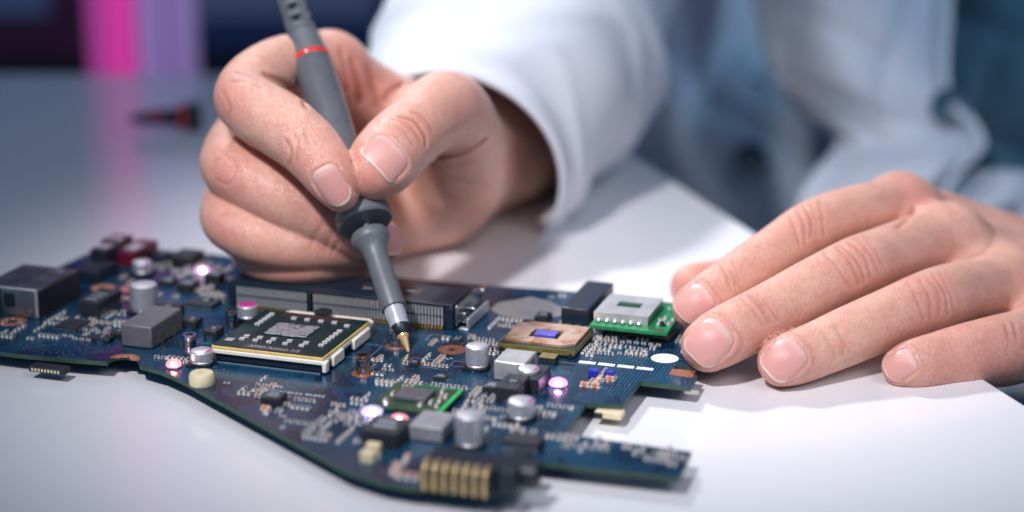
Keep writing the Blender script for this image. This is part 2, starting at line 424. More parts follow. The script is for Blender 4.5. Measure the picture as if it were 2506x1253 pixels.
arm = MB(); arm.box(SW + .3, SW + 1.0, .5, SD + 6, 1.2, SH - .4); arm.box(SW + 1.0, SW + 2.6, 3, 5.2, 1.5, 4.2); arm.box(SW + .3, SW + 3.4, 8, 9, 3.5, 4.2); arm.box(SW + .3, SW + 3.0, SD + 2, SD + 6, SH - 1.6, SH - .4)
arm.build('latch_arm', 'steel', slot, .15)
arm = MB(); arm.box(SW + 3.4, SW + 4.1, 1.0, SD + 3, .3, 3.4); arm.box(SW + 1.2, SW + 4.1, 1, 3, .05, .4)
arm.build('latch_arm', 'alu', slot, .15)

# --- processor socket (part of the board) and the processor that sits in it
cu0, cu1, cv0, cv1 = extents((520, 897), (815, 910), (925, 832))
cw = 34.0; cc = ((cu0 + cu1) / 2 - 1.7, cv0 + cw / 2 - 1.0)
sk = empty('x'); sk.name = 'processor_socket'; sk.parent = board; sk.location = (cc[0] * S, cc[1] * S, 0); sk.rotation_euler = (0, 0, 0)
block(cc[0] - 19, cc[0] + 19, cc[1] - 19, cc[1] + 21)
hw = cw / 2; sk.scale = (.925, .92, 1)
MB().box(-hw + 1.0, hw - .8, -hw + .8, hw, .25, 2.2).build('base', 'slot', sk, .2)
MB().prism([(-hw, -hw), (hw, -hw), (hw, hw + 2.5), (hw - 2, hw + 4.6), (-hw + 7, hw + 4.6), (-hw + 4, hw + 1.5), (-hw, hw + 1.5)], 2.25, 3.5).build('cover', 'socket', sk, .3)
for y0, y1 in ((-hw, -hw + 2.6), (-hw + 5.5, -hw + 13), (hw - 14, hw - 2)): MB().box(hw - .6, hw + .7, y0, y1, .3, 3.2).build('side_clip', 'socket', sk, .35)
MB().lathe([(2.0, 3.5), (2.0, 4.3), (2.75, 4.3), (2.75, 4.9), (2.2, 5.2), (.9, 5.2), (.8, 4.9)], (1, hw + 2.4, 0), 28).build('cam_screw', 'black', sk)
for k, x in enumerate((-9, -7.5, -6, -4.5, -3, 5.2, 6.8, 8.2)): MB().box(x, x + 1.0, hw + 2.9 - .1 * k, hw + 3.5 - .1 * k, 3.5, 3.62).build('raised_mark', 'socket', sk, .05)
dots = MB()
for i in range(60): dots.box(-hw + .8 + i * .54, -hw + 1.05 + i * .54, -hw - .35, -hw - .05, .02, .3)
dots.build('solder_row', 'print', sk, smooth=False)['kind'] = 'stuff'

cpu = empty('processor', (0, 0, 0), TH)
wx, wy = BO[0] + cc[0] * cT - cc[1] * sT, BO[1] + cc[0] * sT + cc[1] * cT
cpu.location = (wx * S, wy * S, (BOARD_Z + 3.55) * S)
cpu.scale = (.925, .92, 1)
tag(cpu, 'square dark green processor with cracked grey paste on its die, in a cream socket', 'processor')
ph = hw - .35
MB().box(-ph - .2, ph + .2, -ph - .2, ph + .2, 0, .75).build('laminate', 'cpuedge', cpu, .08)
MB().box(-ph + .15, ph - .15, -ph + .15, ph - .15, .76, .98).build('substrate', 'cpu', cpu, .05)
die = MB()
import numpy.random as npr
rs = npr.RandomState(3)
pts = []
for i in range(40):
    a = i / 40 * 2 * math.pi; r_ = 1 / max(abs(math.cos(a)) / 6.6, abs(math.sin(a)) / 5.0) * (1 + rs.uniform(-.09, .03))
    pts.append((r_ * math.cos(a) - .6, r_ * math.sin(a) + .8))
die.prism(pts, .98, 1.5).build('die', 'paste', cpu, .25)
MB().box(-9.5, 11.5, ph - 4.6, ph - .6, .985, 1.02).build('label', 'label', cpu)
MB().box(-8, 9.5, -ph + .5, -ph + 4.0, .985, 1.02).build('label', 'label', cpu)
text_mesh('AMD Athlon X2', 2.3, 'print', 'lettering', cpu, (1.2, -ph + 2.2, 1.04))
MB().box(-ph + 1.0, -ph + 4.2, -ph + 3.9, -ph + 7.1, .985, 1.02).build('code_patch', 'label', cpu)
MB().box(-ph + 1.4, -ph + 3.8, -ph + 4.3, -ph + 6.7, 1.02, 1.05).build('code_patch', 'print', cpu)
cap = MB(); cap.box(-.8, .8, -.42, .42, 0, .45, 0)
for k in range(4):
    x = -.62 + k * .413
    cap.box(x - .12, x + .12, -.62, .62, -.0, .5, 1)
capme = cap.mesh('capacitor_array', ['smdtan', 'white'], smooth=False)
spots = [(-12.2, y) for y in (3, 5.4, 7.8, 10.2, 12.4)] + [(12.6, y) for y in (-8.2, -5.6, -3.2, -.8, 1.9, 4.6)] + [(x, 11.0) for x in (-4.5, -.3, 4, 8.2)] + \
        [(x, -10.2) for x in (-10.6, -6.5, -2.3, 2.6, 7.6)] + [(x + .2, -7.7) for x in (-10.6, -6.5, -2.3, 2.6, 7.6)] + [(12.8, 9.4)]
for x, y in spots:
    o = bpy.data.objects.new('capacitor_array', capme); link(o, cpu); o.location = (x * S, y * S, .98 * S)

# --- big chip with copper spreader
b = bx('graphics_chip', (1216, 860), (1408, 874), (1455, 824), 1.5, 'bgaedge', .1, z0=.45)
bw, bd = b['w'], b['d']
MB().box(-bw / 2 + .2, bw / 2 - .2, -bd / 2 + .2, bd / 2 - .2, 1.51, 1.62).build('top_mask', mat('olive_mask', (0.02, 0.035, 0.02), .4), b, .03)
c_ = 3.2
hx, hy = bw / 2 - .5, bd / 2 - 1.2
fr = MB()
ox, oy = 4.0, 3.4
outer = [(-hx + c_, hy + .9), (hx - .3, hy + .6), (hx - .3, -hy + 3), (hx - 3.5, -hy - .2), (-hx + .4, -hy + 1.2), (-hx + .1, hy - 2)]
inner = [(-ox, oy), (ox, oy), (ox, -oy), (ox, -oy), (-ox, -oy), (-ox, oy)]
vs_ = [(x, y, z) for z in (1.65, 2.25) for x, y in outer] + [(x, y, z) for z in (1.65, 2.25) for x, y in inner]
fs_ = []
for i in range(6):
    j = (i + 1) % 6
    fs_ += [(6 + i, 18 + i, 18 + j, 6 + j)[::-1], (i, j, 6 + j, 6 + i)[::-1], (12 + j, 12 + i, 18 + i, 18 + j)[::-1]]
fr.add(vs_, fs_); fr.build('copper_spreader', 'spreader', b, 0, smooth=False)
MB().box(-ox + .1, ox - .1, -oy + .1, oy - .1, 1.63, 1.68).build('well', 'chip', b)
MB().box(-2.9, 2.9, -2.0, 2.3, 1.68, 2.5).build('die', 'purple', b, .06)
bb = MB()
for i in range(26): bb.lathe([(.2, 0), (.3, .2), (.2, .42)], (-bw / 2 + .8 + i * (bw - 1.6) / 25, -bd / 2 + .7, -.42), 8)
for i in range(26): bb.lathe([(.2, 0), (.3, .2), (.2, .42)], (bw / 2 - .7, -bd / 2 + .8 + i * (bd - 1.6) / 25, -.42), 8)
bb.build('solder_ball_row', 'solder', b)['kind'] = 'stuff'
for sx in (-1, 1): MB().lathe([(.55, -.4), (.6, 0), (.45, .7)], (sx * (bw / 2 - .9), -bd / 2 - .35, 0), 10).build('corner_glue', 'black', b)
for i in range(9): MB().lathe([(.14, 1.62), (.1, 1.7)], (-bw / 2 + 5 + i * 1.6, -bd / 2 + .75, 0), 6).build('test_point', 'solder', b)

# --- standoffs
def standoff(px, py, r, h, m, ring=None):
    o = lat('standoff', px, py, [(r, 0.02), (r, h * .3), (r * .96, h * .33), (r * .96, h * .55), (r, h * .58), (r, h * .78), (r * .93, h * .8), (r * .93, h * .9), (r, h * .92), (r * .98, h), (r * .6, h), (r * .6, h - 1.5)], m)
    if ring:
        q = MB().lathe([(r * 1.75, 0.01), (r * 1.75, .07), (r * 1.02, .07)], n=28).build('pad', ring, o)
standoff(568, 803, 1.75, 5.4, 'steel'); standoff(466, 866, 1.8, 5.4, 'steel'); standoff(970, 848, 1.75, 5.2, 'steel', 'copper'); standoff(889, 914, 1.75, 5.0, mat('copper_steel', (.55, .38, .32), .25, 1), 'copper')
# --- copper rings
def ring(px, py, r0, r1, half=False):
    p = L(px, py); block(p[0] - r1, p[0] + r1, p[1] - r1, p[1] + r1)
    mb = MB(); n = 36
    vs, fs = [], []
    for i in range(n):
        a = 2 * math.pi * i / n
        for r_, z in ((r0, .01), (r0, .07), (r1, .07), (r1, .01)): vs.append((r_ * math.cos(a), r_ * math.sin(a), z))
    rngi = range(n) if not half else range(0, n // 2)
    for i in rngi:
        j = (i + 1) % n
        for k in range(3): fs.append((i * 4 + k, i * 4 + k + 1, j * 4 + k + 1, j * 4 + k)[::-1])
    mb.add(vs, fs); o = mb.build('ring_pad', 'copper', board); o.location = (p[0] * S, p[1] * S, 0)
    dt = MB()
    for i in range(10 if not half else 6):
        a = 2 * math.pi * i / (10 if not half else 11) + .2
        dt.lathe([(.22, .07), (.16, .2), (.02, .22)], ((r0 + r1) / 2 * math.cos(a), (r0 + r1) / 2 * math.sin(a), 0), 8)
    dt.build('solder_dots', 'solder', o)['kind'] = 'stuff'
    if not half: MB().lathe([(r0 - .05, .005), (r0 - .05, .02)], n=24).build('hole_shade', 'black', o)  # flat black disc, painted shade in place of an open hole
ring(1107, 856, .9, 3.8); ring(30, 787, 1.3, 3.9); ring(252, 704, .9, 3.6); ring(322, 706, .9, 3.4); ring(302, 880, 1.6, 4.2, True)

# --- electrolytic capacitors
def can(px, py, r, h, top='alu', base=True, wedge=False):
    o = lat('electrolytic_capacitor', px, py, [(r * .93, 1.0), (r * .93, 1.25), (r * .86, 1.5), (r * .93, 1.75), (r, 1.9), (r, h - .35), (r * .9, h - .02), (r * .88, h)], 'alu', 32)
    if base:
        q = r * 1.02
        MB().prism([(-q, -q), (q * .6, -q), (q, -q * .6), (q, q * .6), (q * .6, q), (-q, q)], .02, .98).build('base', 'black', o, .1)
        for s_ in (-1, 1): MB().box(-.45, .45, s_ * q - .3 * (s_ < 0) , s_ * q + .3 * (s_ > 0) + .02, .01, .35).build('lead', 'solder', o)
    if top == 'magenta': MB().lathe([(r * .86, h + .005), (r * .84, h + .03)], n=32).build('top_print', 'magenta', o)
    if top == 'white': MB().lathe([(r * .86, h + .005), (r * .84, h + .03)], n=32).build('top_disc', 'alu', o)
    if wedge:
        pl = [(r * .84 * math.cos(a), r * .84 * math.sin(a)) for a in np.linspace(-.75, .75, 12)]
        MB().prism(pl, h + .035, h + .06).build('polarity_mark', 'magenta', o)
    return o
can(355, 764, 3.75, 8.3); can(607, 782, 2.85, 4.4, 'magenta'); can(495, 893, 2.95, 4.1, 'white', wedge=True)
can(1168, 902, 2.95, 6.4, 'alu', wedge=False); can(1294, 944, 2.7, 4.8, 'white', wedge=True); can(1276, 1026, 3.2, 5.0, 'white', wedge=True)
can(1150, 1092, 3.3, 8.0); can(350, 672, 2.9, 4.2, 'white', wedge=True)

# --- boxes and chips
g = bx('power_inductor', (297, 847), (372, 856), (446, 806), 6.2, 'ferrite', .5)
for y in (-3.2, 3.2): MB().box(g['w'] / 2 - .02, g['w'] / 2 + .18, y - .9, y + .9, .1, 2.6).build('terminal', 'brass', g)
g = bx('metal_inductor', (1208, 929), (1284, 938), (1312, 905), 5.0, 'shield', .35)
for s_ in (-1, 1): MB().box(g['w'] / 2, g['w'] / 2 + .2, s_ * 1.6 - .5, s_ * 1.6 + .5, .1, 4.2).build('terminal', 'brass', g)
g = bx('transformer', (189, 776), (246, 779), (302, 748), 4.6, 'chip', .2); legs(g, 'r', 13, z=2.0, ln=1.3); legs(g, 'l', 13, z=2.0, ln=1.3)
for k in range(3): MB().box(-2.2, 1.6, -4 + k * 2.6, -3.3 + k * 2.6, 4.61, 4.63).build('print_line', 'print', g)
g = bx('flat_chip', (134, 806), (188, 812), (212, 791), 1.0, 'chip', .12, z0=.1)
for sd in 'flrb': legs(g, sd, 12, z=.5)
def inductor(fl, fr, br, h=3.0):
    o = bx('small_inductor', fl, fr, br, h, 'chip', .25)
    r_ = min(o['w'], o['d']) * .36
    MB().lathe([(r_, h + .003), (r_ * .95, h + .12), (r_ * .7, h + .12), (r_ * .66, h + .02)], n=24).build('coil_cap', 'black', o)
    for k in range(2): MB().box(-r_ * .45, r_ * .45, -.5 + k * .8, -.15 + k * .8, h + .03, h + .05).build('print_line', 'print', o)
    for s_ in (-1, 1): MB().box(-.8, .8, s_ * o['d'] / 2 - .12, s_ * o['d'] / 2 + .12, .02, .8).build('terminal', 'solder', o)
inductor((372, 778), (428, 784), (451, 768)); inductor((446, 804), (478, 808), (497, 795), 2.4); inductor((222, 838), (266, 842), (279, 832), 1.4); inductor((268, 826), (296, 829), (312, 816), 1.5)
inductor((497, 829), (528, 833), (549, 818), 2.4); inductor((1212, 985), (1268, 992), (1300, 958), 4.2); inductor((1262, 958), (1318, 965), (1345, 930), 3.8)
g = bx('small_chip', (1316, 888), (1358, 892), (1368, 880), 1.5, 'chip', .1); MB().box(-g['w'] / 2 + .1, g['w'] / 2 - .1, -g['d'] / 2 + .1, g['d'] / 2 - .1, 1.51, 1.56).build('gold_rim', 'brass', g)
for fl, fr, br, h in (((1308, 786), (1340, 790), (1352, 778), 1.6), ((1180, 958), (1215, 962), (1228, 948), 1.3), ((480, 748), (512, 752), (530, 742), 1.2), ((1108, 842), (1125, 844), (1130, 838), 1.3), ((1000, 898), (1022, 900), (1028, 893), 1.2), ((430, 715), (470, 718), (488, 706), 2.4), ((500, 695), (535, 700), (548, 688), 3.0), ((385, 700), (420, 703), (436, 692), 1.5), ((640, 990), (680, 1000), (700, 980), 2.2), ((885, 1090), (970, 1105), (1000, 1065), 4.0), ((1060, 930), (1090, 934), (1098, 926), 1.0)):
    g = bx('small_chip', fl, fr, br, h, 'chip', .12); legs(g, 'r', 4, z=.5); legs(g, 'l', 4, z=.5)
    for k in range(2): MB().box(-g['w'] * .32, g['w'] * (.2 + .1 * k), g['d'] * (.12 - .3 * k), g['d'] * (.26 - .3 * k), h + .01, h + .03).build('print_line', 'print', g)
    MB().lathe([(.22, h + .005), (.2, h + .03)], (-g['w'] * .36, -g['d'] * .34, 0), 10).build('pin_mark', 'print', g)
# row connectors: bottom right and back left
g = bx('ribbon_connector', (1228, 1098), (1316, 1110), (1330, 1088), 2.2, 'chip', .15); legs(g, 'f', 12, ln=1.8, wd=.36, z=1.4)
g = bx('ribbon_connector', (452, 752), (520, 757), (536, 740), 1.2, 'chip', .1); legs(g, 'f', 12, ln=1.4, wd=.3, z=.8)
# green controller chip
g = bx('green_chip', (903, 1008), (1084, 1020), (1128, 966), 1.0, mat('dark_green_mask', (.012, .05, .02), .35, var=.3, scale=500), .08, z0=.4)
gw, gd = g['w'], g['d']
MB().box(gw / 2 - 1.2, gw / 2 - .1, -gd / 2 + .2, gd / 2 - .2, 1.01, 1.06).build('bright_rim', mat('bright_green', (.01, .42, .11), .35), g)
MB().box(-gw / 2 + 3, gw / 2 - .1, gd / 2 - .9, gd / 2 - .2, 1.012, 1.05).build('bright_rim', mat('mid_green', (.01, .22, .07), .35), g)
MB().box(-5.0, 3.2, -3.4, 3.6, 1.07, 2.1).build('die', mat('slate_die', (.10, .10, .12), .25), g, .1)
# grey lid, cream buzzer, audio jack, card-edge connector
bx('shielded_coil', (1000, 1075), (1082, 1086), (1112, 1046), 3.6, mat('coil_lid', (.33, .32, .35), .45, .3), .3)
lat('buzzer', 495, 940, [(3.1, .02), (3.2, .4), (3.2, 2.4), (2.8, 3.1), (1.4, 3.3), (.7, 3.2), (.6, 2.4)], 'cream')
cj = bx('audio_jack', (1212, 1212), (1262, 1218), (1300, 1160), 6.0, 'black', .4)
MB().lathe([(3.1, 0), (3.1, 3.2), (1.8, 3.3), (1.7, 1.0)], (cj['w'] / 2, -1.0, 3.2), 28, ax=(1, -.0, 0)).build('barrel', 'black', cj)
ce = bx('edge_connector', (1022, 1200), (1206, 1216), (1240, 1172), 5.6, 'slot', .3)
MB().box(-ce['w'] / 2 + .6, ce['w'] / 2 - .6, -ce['d'] / 2 - .06, -ce['d'] / 2 - .01, .4, 5.2).build('recess', 'black', ce)
for k in range(7):
    x = -ce['w'] / 2 + 1.4 + k * (ce['w'] - 2.8) / 6; y0 = -ce['d'] / 2
    path = catmull2([(y0 - .5, .3), (y0 - .75, 1.6), (y0 - .8, 3.2), (y0 - .6, 4.7), (y0 + .2, 5.75), (y0 + 1.6, 6.1), (y0 + 3.0, 5.75)], 4)
    sp = MB(); n_ = 10; vs = []; fs = []
    for i, (y, z) in enumerate(path):
        q0 = path[max(i - 1, 0)]; q1 = path[min(i + 1, len(path) - 1)]; ty, tz = q1[0] - q0[0], q1[1] - q0[1]; l_ = math.hypot(ty, tz); ny, nz = tz / l_, -ty / l_
        for j in range(n_):
            an = 2 * math.pi * j / n_; vs.append((x + .40 * math.cos(an), y + ny * .34 * math.sin(an), z + nz * .34 * math.sin(an)))
    for i in range(len(path) - 1):
        for j in range(n_): fs.append((i * n_ + j, i * n_ + (j + 1) % n_, (i + 1) * n_ + (j + 1) % n_, (i + 1) * n_ + j))
    fs += [tuple(range(n_))[::-1], tuple((len(path) - 1) * n_ + j for j in range(n_))]
    sp.add(vs, fs); sp.build('spring_contact', 'goldtip', ce)
# LAN jack
rj = bx('network_jack', (-45, 768), (100, 778), (192, 726), 8.2, 'jack', .3)
MB().box(rj['w'] / 2 + .02, rj['w'] / 2 + .5, -rj['d'] / 2 + .3, rj['d'] / 2, .2, 7.6).build('side_wall', 'black', rj, .1)
MB().box(rj['w'] / 2 - 6.5, rj['w'] / 2 - 2.0, -rj['d'] / 2 - .35, -rj['d'] / 2 - .05, .3, 2.2).build('spring_tab', 'jack', rj, .1)
MB().box(rj['w'] / 2 - 12.2, rj['w'] / 2 - 11.6, -rj['d'] / 2 - .3, -rj['d'] / 2 - .05, .3, 7.9).build('seam', 'black', rj)
MB().box(-rj['w'] / 2 + 3, rj['w'] / 2 - 2, rj['d'] / 2 - 4, rj['d'] / 2 - 1.5, 8.21, 8.6).build('top_tab', 'jack', rj, .1)
MB().box(-rj['w'] / 2 + .2, rj['w'] / 2 - .2, -rj['d'] / 2 - .12, -rj['d'] / 2 + .5, 7.75, 8.32).build('top_edge_highlight', 'shield', rj, .1)  # pale strip imitating the highlight along the shell's top edge
MB().box(rj['w'] / 2 - .75, rj['w'] / 2 + .08, -rj['d'] / 2 - .14, -rj['d'] / 2 - .02, .3, 7.7).build('corner_highlight', 'shield', rj, .05)  # pale strip imitating the highlight down the shell's right corner
MB().box(rj['w'] / 2 - 10.6, rj['w'] / 2 - 7.2, -rj['d'] / 2 - .1, -rj['d'] / 2 - .02, 2.6, 6.6).build('window', 'black', rj)
for k in range(8): MB().box(rj['w'] / 2 + .5, rj['w'] / 2 + 1.5, -rj['d'] / 2 + 1.2 + k * 1.5, -rj['d'] / 2 + 1.6 + k * 1.5, .02, .4).build('pin', 'solder', rj)
# back-left connectors
for fl, fr, br, h, m_ in (((222, 662), (262, 665), (300, 640), 6.5, 'black'), ((248, 634), (300, 638), (330, 622), 6.0, mat('maroon_plastic', (.10, .006, .03), .4)), ((180, 690), (240, 694), (290, 668), 3.6, 'slot'), ((285, 650), (330, 655), (385, 622), 4.5, mat('maroon_plastic', (.12, .006, .03), .4)), ((415, 650), (470, 655), (500, 636), 3.2, 'chip'), ((370, 640), (405, 643), (425, 632), 2.0, 'slot')):
    g = bx('port_block', fl, fr, br, h, m_, .3)
    MB().box(-g['w'] * .35, g['w'] * .35, -g['d'] * .3, g['d'] * .1, h + .01, h + .25).build('cover_plate', 'shield' if h > 4 else 'chip', g, .1)
# under-board connectors
g = bx('under_connector', (66, 886), (158, 893), (170, 884), 1.5, 'chip', .1, z0=-2.75, reg=False); 
for k in range(9): MB().box(-g['w'] / 2 + .8 + k * .95, -g['w'] / 2 + 1.35 + k * .95, -g['d'] / 2 - .12, -g['d'] / 2 - .02, .3, 1.1).build('contact', 'cream', g)
g = bx('under_connector', (1455, 996), (1520, 1003), (1530, 990), 1.5, 'cream', .1, z0=-2.75, reg=False)
MB().box(-g['w'] / 2, -g['w'] / 2 + 2.0, -g['d'] / 2 - .1, -g['d'] / 2 - .02, .1, 1.4).build('contact', 'chip', g)
# --- flat things: tape, pads, silk-screen
tpx = [(1198, 758), (1215, 742), (1260, 735), (1300, 727), (1345, 738), (1382, 757), (1372, 774), (1330, 782), (1280, 781), (1225, 772)]
MB().prism([tuple(L(*p)) for p in tpx], .01, .16).build('silver_tape', 'tape', board)
cl = [L(*p) for p in tpx]; block(min(c[0] for c in cl), max(c[0] for c in cl), min(c[1] for c in cl), max(c[1] for c in cl))
def flat(name, poly, m, z=.03): return MB().prism([tuple(L(*p)) for p in poly], .004, z).build(name, m, board)
flat('silver_pad', [(1565, 822), (1590, 808), (1655, 813), (1637, 832)], 'tape')
flat('copper_pad', [(1637, 917), (1645, 903), (1703, 908), (1694, 925)], 'copper', .08)
for k in range(4):
    x = 1415 + k * 47; y = 884 + k * 5
    flat('white_mark', [(x, y + 4), (x + 41, y + 8.4), (x + 44, y + 2.4 ), (x + 4, y - 2)], 'white')
wc = L(1627, 877); MB().prism([(wc[0] + 3.6 * math.cos(a), wc[1] + 3.6 * math.sin(a)) for a in np.linspace(0, 6.2, 40)], .004, .03).build('white_spot', 'white', board)
rn = random.Random(5)
def mark(px, py, rot, ln):
    p = L(px, py); mk = MB()
    for k in range(int(ln / 1.1)):
        x = p[0] + k * 1.1 * math.cos(rot); y = p[1] + k * 1.1 * math.sin(rot)
        wd = rn.uniform(.5, .85)
        if free(x, y) and inside(x, y): mk.box(x, x + wd, y, y + 1.2, .004, .02, rot=rot)
    if mk.v: mk.build('printed_mark', 'print', board)
for q in range(12): mark(rn.uniform(480, 1500), rn.uniform(830, 1080), rn.choice((0, 0, math.pi / 2)), rn.uniform(2.4, 5))
mark(640, 955, 0, 11); mark(745, 967, 0, 6); mark(1090, 880, .8, 3); mark(545, 938, 0, 3)
def outline(px, py, w_, d_):
    p = L(px, py); mb = MB(); t_ = .12
    for x0, x1, y0, y1 in ((0, w_, 0, t_), (0, w_, d_ - t_, d_), (0, t_, t_ + .005, d_ - t_ - .005), (w_ - t_, w_, t_ + .005, d_ - t_ - .005)):
        mb.box(p[0] + x0, p[0] + x1, p[1] + y0, p[1] + y1, .004, .02)
    mb.build('printed_outline', 'print', board)
outline(1190, 866, 27, 26); outline(820, 870, 9, 11); outline(1100, 895, 5, 4); outline(990, 893, 9, 6); outline(900, 1015, 22, 24); outline(480, 838, 8, 8); outline(1040, 832, 6, 5)
# --- small surface-mount parts
def smd_mesh(nm, l, w_, h, body):
    mb = MB(); mb.box(-l * .33, l * .33, -w_ / 2, w_ / 2, .02, h * .96, 0); mb.box(-l / 2, -l * .33, -w_ / 2 - .02, w_ / 2 + .02, .01, h, 1); mb.box(l * .33, l / 2, -w_ / 2 - .02, w_ / 2 + .02, .01, h, 1)
    for q in (-1, 1): mb.box(q * l * .42 - l * .22, q * l * .42 + l * .22, -w_ * .68, w_ * .68, .004, .03, 1)
    return mb.mesh(nm, [body, 'tin'], smooth=False)
SM = {'t': smd_mesh('capacitor', 1.35, .7, .7, 'smdtan'), 'g': smd_mesh('resistor', 1.35, .7, .5, 'chip'), 'w': smd_mesh('capacitor', 1.2, .7, .7, 'smdgrey'), 'o': smd_mesh('capacitor', 2.0, 1.1, 1.0, 'smdorange'), 'k': smd_mesh('diode', 2.2, 1.4, 1.1, 'chip'), 's': smd_mesh('capacitor', 1.0, .55, .5, 'smdtan')}
NM = {'t': 'capacitor', 'g': 'resistor', 'w': 'ferrite_bead', 'o': 'tantalum_capacitor', 'k': 'diode', 's': 'capacitor'}
cnt = {}
def smd(kind, u, v, r):
    if not free(u, v): return
    for (a, b_) in placed:
        if abs(a - u) < 1.2 and abs(b_ - v) < 1.2: return
    n_ = NM[kind]
    if cnt.get(n_, 0) > 296: return
    cnt[n_] = cnt.get(n_, 0) + 1
    placed.append((u, v))
    o = bpy.data.objects.new(n_, SM[kind]); link(o, board); o.location = (u * S, v * S, 0); o.rotation_euler = (0, 0, r)
placed = []
def cluster(px, py, sx, sy, n, kinds='tgws'):
    k = 0
    while k < n * 1.35:
        p = L(px + rn.uniform(-sx, sx), py + rn.uniform(-sy, sy)); kd = rn.choice(kinds); m_ = rn.randint(2, 5); along = rn.random() < .5; rt = rn.choice((0, math.pi / 2))
        st = 1.3 if kd in 'tgws' else 2.0
        if (rt == 0) == along: st += .7
        for i in range(m_):
            u = round(p[0] / .4) * .4 + (i * st if along else 0); v = round(p[1] / .4) * .4 + (0 if along else i * st)
            smd(kd, u, v, rt); k += 1
for c in ((50, 818, 55, 10, 16, 'sws'), (165, 785, 60, 12, 22, 'sws'), (230, 795, 60, 18, 30), (210, 820, 70, 10, 14, 's'), (470, 672, 90, 22, 34, 'twtgk'), (420, 650, 100, 14, 22), (500, 655, 50, 20, 16, 'wtk'), (300, 690, 60, 20, 16), (330, 735, 60, 15, 14), (480, 722, 60, 12, 18, 'twk'), (270, 760, 20, 10, 8),
          (400, 885, 50, 10, 10, 'wt'), (1130, 836, 60, 13, 16, 'tw'), (1015, 888, 70, 10, 14, 'tgw'), (1080, 840, 30, 8, 6), (1215, 790, 30, 14, 12, 'tw'), (1240, 752, 35, 6, 5, 'o'), (1330, 735, 45, 14, 10, 'tkw'), (1470, 848, 45, 26, 44, 'twgs'), (1520, 838, 40, 14, 14, 'gs'), (1680, 850, 20, 14, 5, 'w'), (1455, 940, 42, 14, 12, 'owt'), (1660, 840, 20, 10, 5, 'w'),
          (640, 978, 60, 18, 12, 'twg'), (680, 1005, 30, 12, 6, 'tow'), (760, 1020, 70, 25, 12, 'tw'), (800, 1050, 60, 16, 9, 'w'), (880, 1040, 60, 20, 8, 'w'), (950, 938, 30, 4, 5, 't'), (1020, 935, 50, 8, 14, 'tw'), (1180, 985, 30, 25, 14, 'tw'), (1200, 1040, 40, 25, 14, 'tw'), (1260, 1060, 40, 12, 10, 'tw'), (1345, 1075, 30, 10, 8, 'tw'), (1420, 1088, 50, 8, 8, 'w'), (1590, 1110, 60, 8, 10, 'tw'), (1610, 1130, 30, 8, 4, 'tw'), (1130, 990, 20, 25, 10), (930, 1140, 40, 15, 6, 'tw'), (985, 1160, 25, 10, 3, 'o'), (890, 905, 30, 10, 8), (560, 870, 30, 6, 3), (700, 945, 80, 4, 4, 's'), (820, 985, 60, 10, 6, 's'), (1400, 800, 30, 8, 8, 'tk'), (920, 890, 30, 10, 8, 's'), (840, 1010, 50, 20, 12, 'wt'), (700, 985, 40, 14, 10, 'wgt'), (770, 1060, 40, 14, 9, 'wt'), (860, 1075, 50, 18, 12, 'wt'), (1130, 1010, 40, 18, 12, 'wt'), (1310, 1010, 20, 20, 8, 'w'), (1240, 1045, 40, 12, 10, 'wg'), (1480, 1095, 60, 8, 8, 'wt'), (1350, 1000, 14, 14, 4, 'w'), (1570, 855, 40, 10, 12, 'gw'), (1090, 965, 12, 14, 6, 'w'), (1180, 860, 30, 8, 8, 'gt'), (1000, 960, 20, 5, 5, 't'), (600, 955, 30, 5, 4, 'g'), (1580, 1118, 70, 9, 12, 'wtg')):
    cluster(*c)
for (px, py) in ((1452, 918), (1490, 921)):
    g = bx('blue_capacitor', (px - 13, py + 4), (px + 13, py + 7), (px + 17, py + 1), 1.9, 'blue', .12)
for (px, py) in ((898, 1128), (912, 1108)):
    bx('cream_connector', (px - 18, py + 5), (px + 14, py + 10), (px + 20, py), 2.6, 'cream', .2)
# parts on the green chip
for i in range(26):
    x = rn.uniform(-gw / 2 + 1.2, gw / 2 - 2.2); y = rn.uniform(-gd / 2 + 1.2, gd / 2 - 1.6)
    if -6 < x < 4.4 and -4.4 < y < 4.6: continue
    o = bpy.data.objects.new('capacitor', SM['t']); link(o, g0 := bpy.data.objects['green_chip']); o.location = (x * S, y * S, 1.0 * S); o.rotation_euler = (0, 0, rn.choice((0, 1.57)))
# vias: solder dots, uncountable
# keep only vias that lie on the panel
vi2 = MB()
for i in range(3000):
    u, v = rn.uniform(-100, 80), rn.uniform(-50, 65)
    if free(u, v) and inside(u, v): vi2.lathe([(.19, .004), (.12, .06)], (u, v, 0), 6)
vi2.build('solder_vias', 'solder', board)['kind'] = 'stuff'
for o in [c for c in board.children if c.name.split('.')[0] in ('capacitor', 'resistor', 'diode', 'ferrite_bead', 'tantalum_capacitor')]:
    if not inside(o.location.x / S, o.location.y / S): bpy.data.objects.remove(o)

